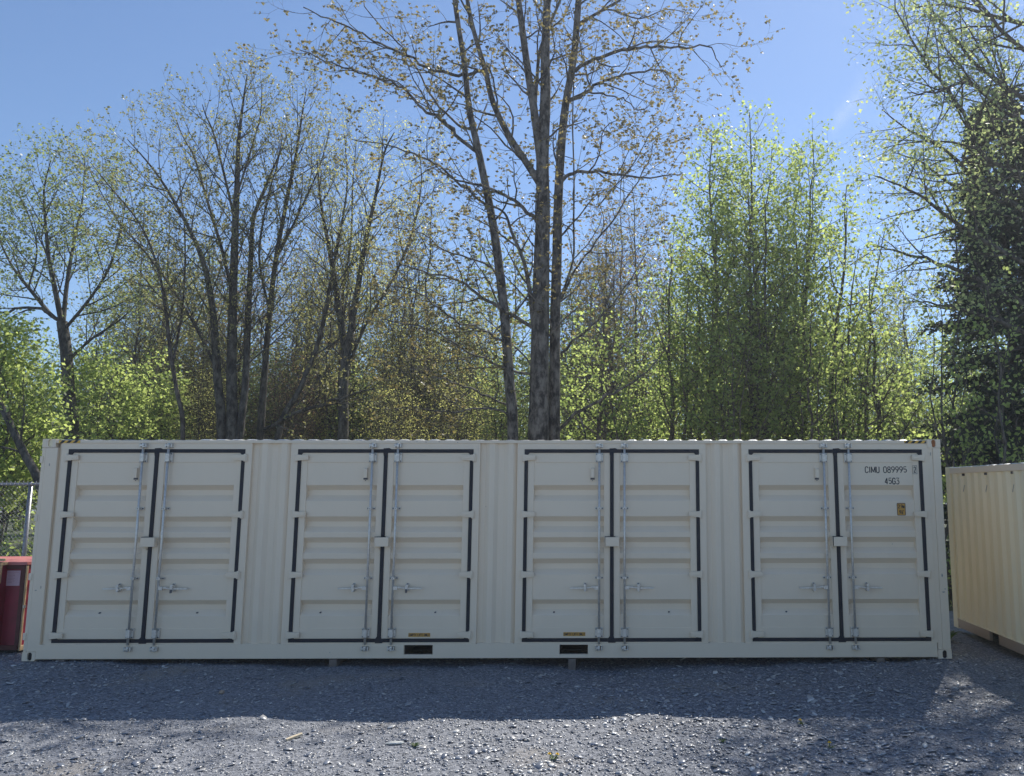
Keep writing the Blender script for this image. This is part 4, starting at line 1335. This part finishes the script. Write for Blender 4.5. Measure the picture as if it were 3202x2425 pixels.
# ---- dark spruce behind it
def spruce():
    T = Tree(71)
    rg = T.rng
    y = 11.0
    b = W(2205, 1000, y); t = W(2210, 190, y)
    H = t.z
    T.tube([Vector((b.x, y, -0.3 + (H + .3) * i / 10)) for i in range(11)], [.2 * (1 - i / 10) + .01 for i in range(11)], 8)
    z = 1.2
    while z < H - .15:
        L = 3.5 * (1 - (z / H) ** 1.15) + .25
        for k in range(9):
            a = rg.uniform(0, 2 * PI)
            LL = L * rg.uniform(.65, 1.12)
            n = max(3, int(LL / .25))
            p = Vector((b.x, y, z + rg.uniform(-.1, .1)))
            d = Vector((math.cos(a), math.sin(a), .10)).normalized()
            pts = [p.copy()]
            for i in range(n):
                d.z += -.06 + (.11 if i > n * .6 else 0)
                d.normalize()
                p = p + d * (LL / n)
                pts.append(p.copy())
                side = Vector((-d.y, d.x, 0))
                for s_ in (-1, 1, 0):
                    l2 = (.55 * (1 - i / n) + .2) * rg.uniform(.6, 1.2)
                    dd = (d * .7 + side * s_ * rg.uniform(.5, .9) + Vector((0, 0, -.18 - (0.3 if s_ == 0 else 0)))).normalized()
                    m_ = max(3, int(l2 / .055))
                    for j in range(m_):
                        q = p + dd * (l2 * j / m_)
                        for _ in range(2):
                            T.leaf(q, .15, dd + T.rv() * .45, .42)
            T.tube(pts, [.02 * (1 - i / len(pts)) + .004 for i in range(len(pts))], 3)
        z += .30
    T.build('spruce_tree', 'dark conifer standing at the right edge behind the leafy branches', 'tree', M['bark_dark'], M['needle'], base=(b.x, y, -.1))


spruce()

# saplings over the right container
PS = dict(PG, dens=[3.0, 3.4, 4.0, 0], len=[1.3, .7, .35, 0], lcount=2)
for i, (ub, ut, vt, y, lab) in enumerate(((2040, 2050, 640, 5.5, 'thin leafy sapling just right of the long container corner'), (2095, 2075, 560, 6.2, 'second thin sapling from the long container corner'),
                                          (2140, 2150, 600, 5.0, 'thin sapling in front of the dark conifer'), (2190, 2180, 690, 6.5, 'thin sapling nearest the right edge above the cream container'))):
    upright(80 + i, ub, ut, vt, y, 75, 'sapling', lab, M['bark_dark'], M['leaf_green'], PS, 'saplings behind the right container', stems=2, r=.045, vb=1000, low=1.2)


# ---- woodland further back: a few kinds, copied
def copy_tree(o):
    c = o.copy()
    COL.objects.link(c)
    for ch in list(o.children):
        k = ch.copy()
        COL.objects.link(k)
        k.parent = c
    return c


PK = dict(PG, step=[0, .5, .35, .3], dens=[2.4, 2.8, 3.2, 0], len=[3.0, 1.4, .6, 0], lsize=.14, lspread=.13, lcount=2, per=2)
PKb = dict(PB, step=[0, .5, .35, .3], dens=[2.8, 2.8, 3.0, 0], len=[3.0, 1.5, .6, 0], lsize=.07, per=2, rmax=[.02, .009, .005, 0])
kinds = []
BACK = dict(
    green=('background_tree', M['bark_dark'], M['leaf_green'], PK),
    pale=('background_tree', M['bark_brown'], M['leaf_pale'], PK),
    olive=('background_tree', M['bark_brown'], M['leaf_olive'], dict(PK, lcount=2, lsize=.085, per=1, dens=[3.4, 3.6, 4.0, 0])),
    red=('background_tree', M['bark_brown'], M['leaf_red'], dict(PK, lcount=2, lsize=.08, per=1, dens=[3.4, 3.6, 4.0, 0])),
    bare=('background_tree', M['bark_dark'], M['leaf_bud'], PKb))
LOOK = dict(green='fresh green', pale='pale green', olive='olive brown budding', red='reddish budding', bare='bare grey')
ZONE = [(-200, 'at the far left edge'), (45, 'behind the fence'), (110, 'behind the forked tree at the left'), (180, 'over the left corner of the container'), (270, 'over the left door of the first pair'),
        (370, 'over the right door of the first pair'), (450, 'over the locking rods left of the pointed bare crown'), (510, 'right behind the pointed bare crown'), (575, 'over the first panel between doors'),
        (635, 'over the left end of the second door pair'), (710, 'over the left door of the second pair'), (780, 'behind the dark forked tree'), (845, 'over the right door of the second pair'),
        (905, 'over the left fork pocket'), (985, 'over the right end of the second door pair'), (1060, 'over the second panel between doors'), (1105, 'behind the slimmer maple'), (1165, 'behind the thickest maple trunk'),
        (1225, 'over the right fork pocket'), (1280, 'over the left door of the third pair'), (1370, 'over the right door of the third pair'), (1470, 'left of the narrow green tree'),
        (1540, 'behind the narrow green tree'), (1590, 'over the third panel between doors'), (1650, 'behind the tallest green tree'), (1750, 'over the left door of the fourth pair'),
        (1830, 'over the right door of the fourth pair'), (1900, 'over the black serial number'), (1990, 'over the right corner of the container'), (2070, 'behind the thin saplings'), (2200, 'behind the dark conifer')]


def back_label(kd, u, y, sc=1):
    z = [t for a, t in ZONE if a <= u][-1]
    look = LOOK[kd].replace(' budding', '') if sc < .7 else LOOK[kd]
    return ('low ' if sc < .7 and y < 14 else 'small ' if sc < .7 else 'slim ' if y < 17 else '') + ('near ' if y < 21 else 'farther ' if y < 28 else 'far ') + look + ' tree ' + z


protos = {}
# (kind, u, distance, scale)
SP = [('red', 520, 20, .95), ('red', 650, 22, 1.0), ('pale', 610, 22, .9), ('pale', 505, 29, 1.3), ('olive', 645, 20, 1.25), ('pale', 740, 25, 1.35), ('olive', 850, 21.5, 1.4), ('olive', 340, 19, 1.25), ('pale', 405, 24, 1.35), ('pale', 940, 26, 1.4), ('pale', 1090, 24, 1.4), ('pale', 240, 22, 1.25), ('pale', 880, 20, .9), ('green', 1030, 22, .9), ('pale', 460, 21, .9), ('green', 770, 18, .72), ('olive', 430, 18, .85), ('olive', 870, 17, .9), ('olive', 960, 20, .9), 
      ('olive', 1040, 19, .9), ('green', 930, 24, .85), ('green', 690, 24, .8), ('green', 130, 20, .8), ('green', 420, 26, .85), ('green', 1120, 26, .95), ('pale', 1250, 22, 1.1),
      ('red', 1350, 22, 1.15), ('pale', 1420, 25, 1.2), ('green', 1500, 20, .95), ('green', 1700, 19, .9), ('pale', 1860, 21, 1.1), ('green', 1960, 18, .8), ('pale', 300, 20, .85),
      ('pale', 20, 22, .9), ('green', -80, 18, .8), ('bare', 920, 18, 1.05), ('bare', 280, 17, .9), ('bare', 1290, 18, 1.0), ('bare', 1380, 19, 1.05), ('bare', 1950, 17, .8), ('bare', 760, 19, 1.0), ('bare', 350, 21, 1.0), ('bare', 1600, 24, 1.1),
      ('pale', 560, 32, 1.05), ('pale', 830, 34, 1.1), ('green', 1010, 36, 1.0), ('pale', 200, 32, 1.0), ('olive', 330, 34, 1.1), ('green', 480, 36, 1.0), ('pale', 1180, 36, 1.15),
      ('olive', 1290, 34, 1.1), ('green', 1400, 36, 1.1), ('pale', 1560, 34, 1.15), ('green', 1680, 36, 1.1), ('pale', 1800, 34, 1.2), ('green', 1940, 32, 1.1), ('green', 2100, 24, 1.0),
      ('pale', 2080, 34, 1.3), ('green', 2230, 26, 1.1), ('green', 60, 34, 1.0), ('pale', 700, 40, 1.1), ('pale', 920, 42, 1.1), ('green', 740, 30, .9), ('olive', 640, 28, 1.0), ('green', 1850, 26, .9),
      ('olive', 455, 13.5, .5), ('green', 300, 14.5, .5), ('olive', 840, 13, .5), ('olive', 985, 12.5, .52), ('green', 1235, 12.5, .55), ('green', 1395, 14, .6),
      ('green', 1075, 16, .55), ('red', 610, 16, .6), ('green', 1980, 14, .6), ('green', 2120, 15, .6), ('pale', 575, 17.5, .75), ('green', 185, 16, .6)]
rgb_ = random.Random(99)
for kd, u, y, sc in SP:
    if kd in ('bare', 'red') and sc >= .7: sc *= 1.12
    elif sc > 1.2: sc -= .3
    elif sc >= .7 and u < 1200: sc *= .82
    elif sc >= .7: sc *= .9
    x = W(u, 945, y).x
    nm, bk, lf, P_ = BACK[kd]
    if kd not in protos:
        uc = 1106
        o = upright(200 + len(protos), uc, uc, 560, 22.0, 125, nm, back_label(kd, u, y, sc), bk, lf, P_, 'trees in the wood behind', stems=5, r=.07, low=2.0)
        protos[kd] = o
    else:
        o = copy_tree(protos[kd])
    o['label'] = back_label(kd, u, y, sc)
    o.location = (x, y, -0.1)
    o.rotation_euler = (0, 0, rgb_.uniform(0, 6.28))
    o.scale = (sc * rgb_.uniform(1.0, 1.25), sc * rgb_.uniform(1.0, 1.25), sc * rgb_.uniform(.9, 1.05))


def floor_and_undergrowth():
    mt = mat('leaf_litter', (0.055, 0.05, 0.03), .95, col2=(0.06, 0.085, 0.025), vscale=1.3, bump=.03, bscale=9)
    V = [(-60, 4.6, -.085), (80, 4.6, -.085), (80, 70, -.085), (-60, 70, -.085)]
    tag(raw_mesh('woodland_floor', V, [0, 1, 2, 3], [0], mt), kind='structure')
    T = Tree(401)
    rg = T.rng
    for i in range(30000):
        x = rg.uniform(-12, 24); y = 4.7 + 9 * rg.random() ** 1.5
        h = .55 + .45 * math.sin(x * 1.1 + y) + .3 * math.sin(x * 2.7 - y * 1.3)
        T.leaf(Vector((x, y, max(0, h) * rg.random() + rg.random() * .12 - .08)), rg.uniform(.07, .14), Vector((rg.gauss(0, 1), rg.gauss(0, 1), rg.gauss(.3, .5))), .6)
    lv = np.array([tuple(v) for v in T.lv])
    tag(raw_mesh('undergrowth', lv, np.arange(len(lv)), np.arange(0, len(lv), 4), M['leaf_green']), 'low green undergrowth covering the ground under the trees', 'undergrowth', kind='stuff')


floor_and_undergrowth()


# far wooded rise closing the view under the crowns
def far_wood():
    T = Tree(301)
    rg = T.rng
    for i in range(26000):
        x = rg.uniform(-45, 60)
        y = rg.uniform(52, 62)
        h = 5.2 + 1.6 * math.sin(x * .31) + 1.1 * math.sin(x * .83 + 1) + .6 * math.sin(x * 2.3)
        z = h * rg.random() ** .6 + rg.gauss(0, .25)
        T.leaf(Vector((x, y, z)), rg.uniform(.35, .6), None, .8)
    lv = np.array([tuple(v) for v in T.lv])
    o = raw_mesh('far_wood', lv, np.arange(len(lv)), np.arange(0, len(lv), 4), M['leaf_green'])
    tag(o, 'distant green wood seen low between the tree trunks', 'wood', kind='stuff')


far_wood()


def sky_streak():
    """a faint pale streak in the sky towards the sun"""
    cl = [(1796, 300), (1806, 272), (1822, 245), (1845, 218), (1868, 190), (1890, 150)]
    Y_ = 1500.0
    P_ = [W(u, v, Y_) for u, v in cl]
    V, L, uv = [], [], []
    n = len(P_)
    wd_ = [10, 22, 26, 28, 34, 30]
    for i, p in enumerate(P_):
        t = (P_[min(i + 1, n - 1)] - P_[max(i - 1, 0)]).normalized()
        s_ = t.cross(Vector((0, 1, 0))).normalized()
        for j in range(5):
            k = j / 2 - 1
            V.append(p + s_ * (k * wd_[i]) + Vector((0, 6 * (1 - k * k), 0)))
            uv.append((i / (n - 1), k))
    for i in range(n - 1):
        for j in range(4):
            a = i * 5 + j
            L += [a, a + 1, a + 6, a + 5]
    mt = bpy.data.materials.new('sky_streak')
    mt.use_nodes = True
    nn = mt.node_tree
    nn.nodes.remove(nn.nodes['Principled BSDF'])
    at = nn.nodes.new('ShaderNodeAttribute'); at.attribute_name = 'fade'
    tc = nn.nodes.new('ShaderNodeTexCoord')
    ns = nn.nodes.new('ShaderNodeTexNoise'); ns.inputs['Scale'].default_value = .02; ns.inputs['Detail'].default_value = 4
    nn.links.new(tc.outputs['Object'], ns.inputs['Vector'])
    mu = nn.nodes.new('ShaderNodeMath'); mu.operation = 'MULTIPLY'
    nn.links.new(at.outputs['Fac'], mu.inputs[0]); nn.links.new(ns.outputs[0], mu.inputs[1])
    tr = nn.nodes.new('ShaderNodeBsdfTransparent'); tl = nn.nodes.new('ShaderNodeBsdfTranslucent')
    tl.inputs['Color'].default_value = (.8, .8, .8, 1)
    mx = nn.nodes.new('ShaderNodeMixShader')
    nn.links.new(mu.outputs[0], mx.inputs[0]); nn.links.new(tr.outputs[0], mx.inputs[1]); nn.links.new(tl.outputs[0], mx.inputs[2])
    nn.links.new(mx.outputs[0], nn.nodes['Material Output'].inputs['Surface'])
    o = raw_mesh('pale_streak', [tuple(v) for v in V], L, range(0, len(L), 4), mt, smooth=True)
    a = o.data.attributes.new('fade', 'FLOAT', 'POINT')
    for i, (x, k) in enumerate(uv):
        a.data[i].value = max(0, 1 - abs(k)) * math.sin(PI * min(1, x * .9 + .05)) * .22
    tag(o, kind='structure')


sky_streak()


def flare_veil():  # volume added to lift the tree darks as lens flare would
    o = MB().box(-70, 90, -40, 75, -1.3, 26).build('flare_veil', bpy.data.materials.new('flare_veil_air'), None)
    mt = o.data.materials[0]
    mt.use_nodes = True
    n = mt.node_tree
    n.nodes.remove(n.nodes['Principled BSDF'])
    v = n.nodes.new('ShaderNodeVolumePrincipled')
    v.inputs['Color'].default_value = (0.93, 0.96, 1.0, 1)
    v.inputs['Density'].default_value = 0.0014
    v.inputs['Anisotropy'].default_value = 0.4
    n.links.new(v.outputs[0], n.nodes['Material Output'].inputs['Volume'])
    tag(o, kind='stuff')


flare_veil()

# ================================================================== SMALL THINGS ON THE GROUND
def leafy_blades(mb, n, L, seed, spread=.7):
    rg = random.Random(seed)
    for i in range(n):
        a = 2 * PI * i / n + rg.uniform(-.3, .3)
        l = L * rg.uniform(.6, 1.1)
        dx, dy = math.cos(a), math.sin(a)
        px, py = -dy, dx
        prev = None
        for k in range(5):
            t = k / 4
            w = l * .16 * math.sin(PI * min(.95, t * .9 + .08)) + .0008
            r = l * t
            z = l * (t * (1 - spread) * 1.2 + .5 * math.sin(PI * t * .8) * .5)
            v = (mb.b.verts.new((dx * r + px * w, dy * r + py * w, z)), mb.b.verts.new((dx * r - px * w, dy * r - py * w, z + .001)))
            if prev: mb.b.faces.new((prev[0], v[0], v[1], prev[1]))
            prev = v
    return mb


GR = leaf_mat('weed_green', (0.04, 0.075, 0.02), (0.07, 0.11, 0.03), .35)
DY = mat('dandelion_yellow', (0.80, 0.55, 0.02), .6)


def dandelion(x, y, lab, heads):
    r = empty('dandelion', (x, y, gz(x, y)))
    tag(r, lab, 'flower', 'dandelions on the gravel')
    leafy_blades(MB(), 7, .055, int(x * 10)).build('leaves', GR, r, recalc=False)
    for hx, hy in heads:
        h = MB().cyl((hx * .4, hy * .4, 0), (hx, hy, .05), .0025, 6)
        s = h.build('stem', GR, r)
        f = MB()
        for ring, (rr, zz) in enumerate(((.020, .050), (.014, .057), (.008, .062))):
            for k in range(14):
                a = k * 2 * PI / 14 + ring * .2
                c, q = math.cos(a), math.sin(a)
                v = [f.b.verts.new((hx + c * .002, hy + q * .002, .050)), f.b.verts.new((hx + c * rr * .7 - q * .003, hy + q * rr * .7 + c * .003, zz)),
                     f.b.verts.new((hx + c * rr, hy + q * rr, zz + .002)), f.b.verts.new((hx + c * rr * .7 + q * .003, hy + q * rr * .7 - c * .003, zz))]
                f.b.faces.new(v)
        f.build('flower', DY, r, recalc=False)


dandelion(9.58, -2.46, 'lone yellow dandelion at the shadow edge before the right doors', [(-.01, -.01)])
dandelion(9.67, -3.20, 'yellow dandelion over a dark leaf rosette in sun near the right foreground', [(-.01, .01)])
dandelion(7.18, -3.47, 'dandelion with two yellow heads near the bottom middle of the yard', [(-.035, 0), (.035, -.01)])


def tuft(name, x, y, n, L, lab, cat='plant', spread=.7):
    r = leafy_blades(MB(), n, L, int(x * 7), spread).build(name, GR, None, recalc=False, loc=(x, y, gz(x, y)))
    tag(r, lab, cat)


tuft('grass_tuft', 8.709, -3.047, 7, .045, 'small flat green weed in the sunlit gravel below the third doors')
tuft('grass_tuft', 5.897, -3.108, 11, .055, 'dark green weed tuft beside a flat white stone')
wx, wy = 12.86, 1.65
r = leafy_blades(MB(), 14, .22, 4, .45)
tag(r.build('weed', GR, None, recalc=False, loc=(wx, wy, gz(wx, wy))), 'bright green weed growing in the gap between the two containers', 'plant')


def stone(name, x, y, sx, sy, sz, mt, lab, cat, rz=0, seed=1):
    rg = random.Random(seed)
    b = MB()
    n = 9
    rings = []
    for z, k in ((0, .85), (.45, 1.0), (.85, .8), (1.0, .5)):
        rings.append([b.b.verts.new((sx * k * math.cos(2 * PI * i / n) * rg.uniform(.8, 1.15), sy * k * math.sin(2 * PI * i / n) * rg.uniform(.8, 1.15), sz * z)) for i in range(n)])
    for A, B in zip(rings, rings[1:]):
        for i in range(n):
            j = (i + 1) % n
            b.b.faces.new((A[i], A[j], B[j], B[i]))
    b.b.faces.new(rings[-1])
    o = b.build(name, mt, None, loc=(x, y, gz(x, y) + .004))
    o.rotation_euler = (0, 0, rz)
    tag(o, lab, cat)


PALE = mat('pale_stone', (0.48, 0.49, 0.46), .6, var=.15, vscale=20)
BEIGE = mat('beige_stone', (0.36, 0.27, 0.20), .8, var=.2, vscale=20)
stone('stone', 5.70, -3.05, .085, .035, .02, PALE, 'flat whitish stone beside the dark green weed tuft', 'stone', .1, 3)
stone('stone', 3.268, -1.347, .032, .03, .035, BEIGE, 'small beige stone alone in the shade before the second doors', 'stone', 0, 5)
b = MB()
b.prism([(-.085, -.014), (.08, -.020), (.09, .010), (-.02, .018), (-.08, .012)], 'z', 0.004, .024)
o = b.build('wood_scrap', mat('fresh_wood', (0.55, 0.46, 0.32), .7, var=.2, vscale=30), None, bevel=.003, loc=(4.72, -2.92, gz(4.72, -2.92) + .004))
o.rotation_euler = (.05, -.08, 1.0)
tag(o, 'pale yellow splinter of wood lying on the sunlit gravel', 'wood')
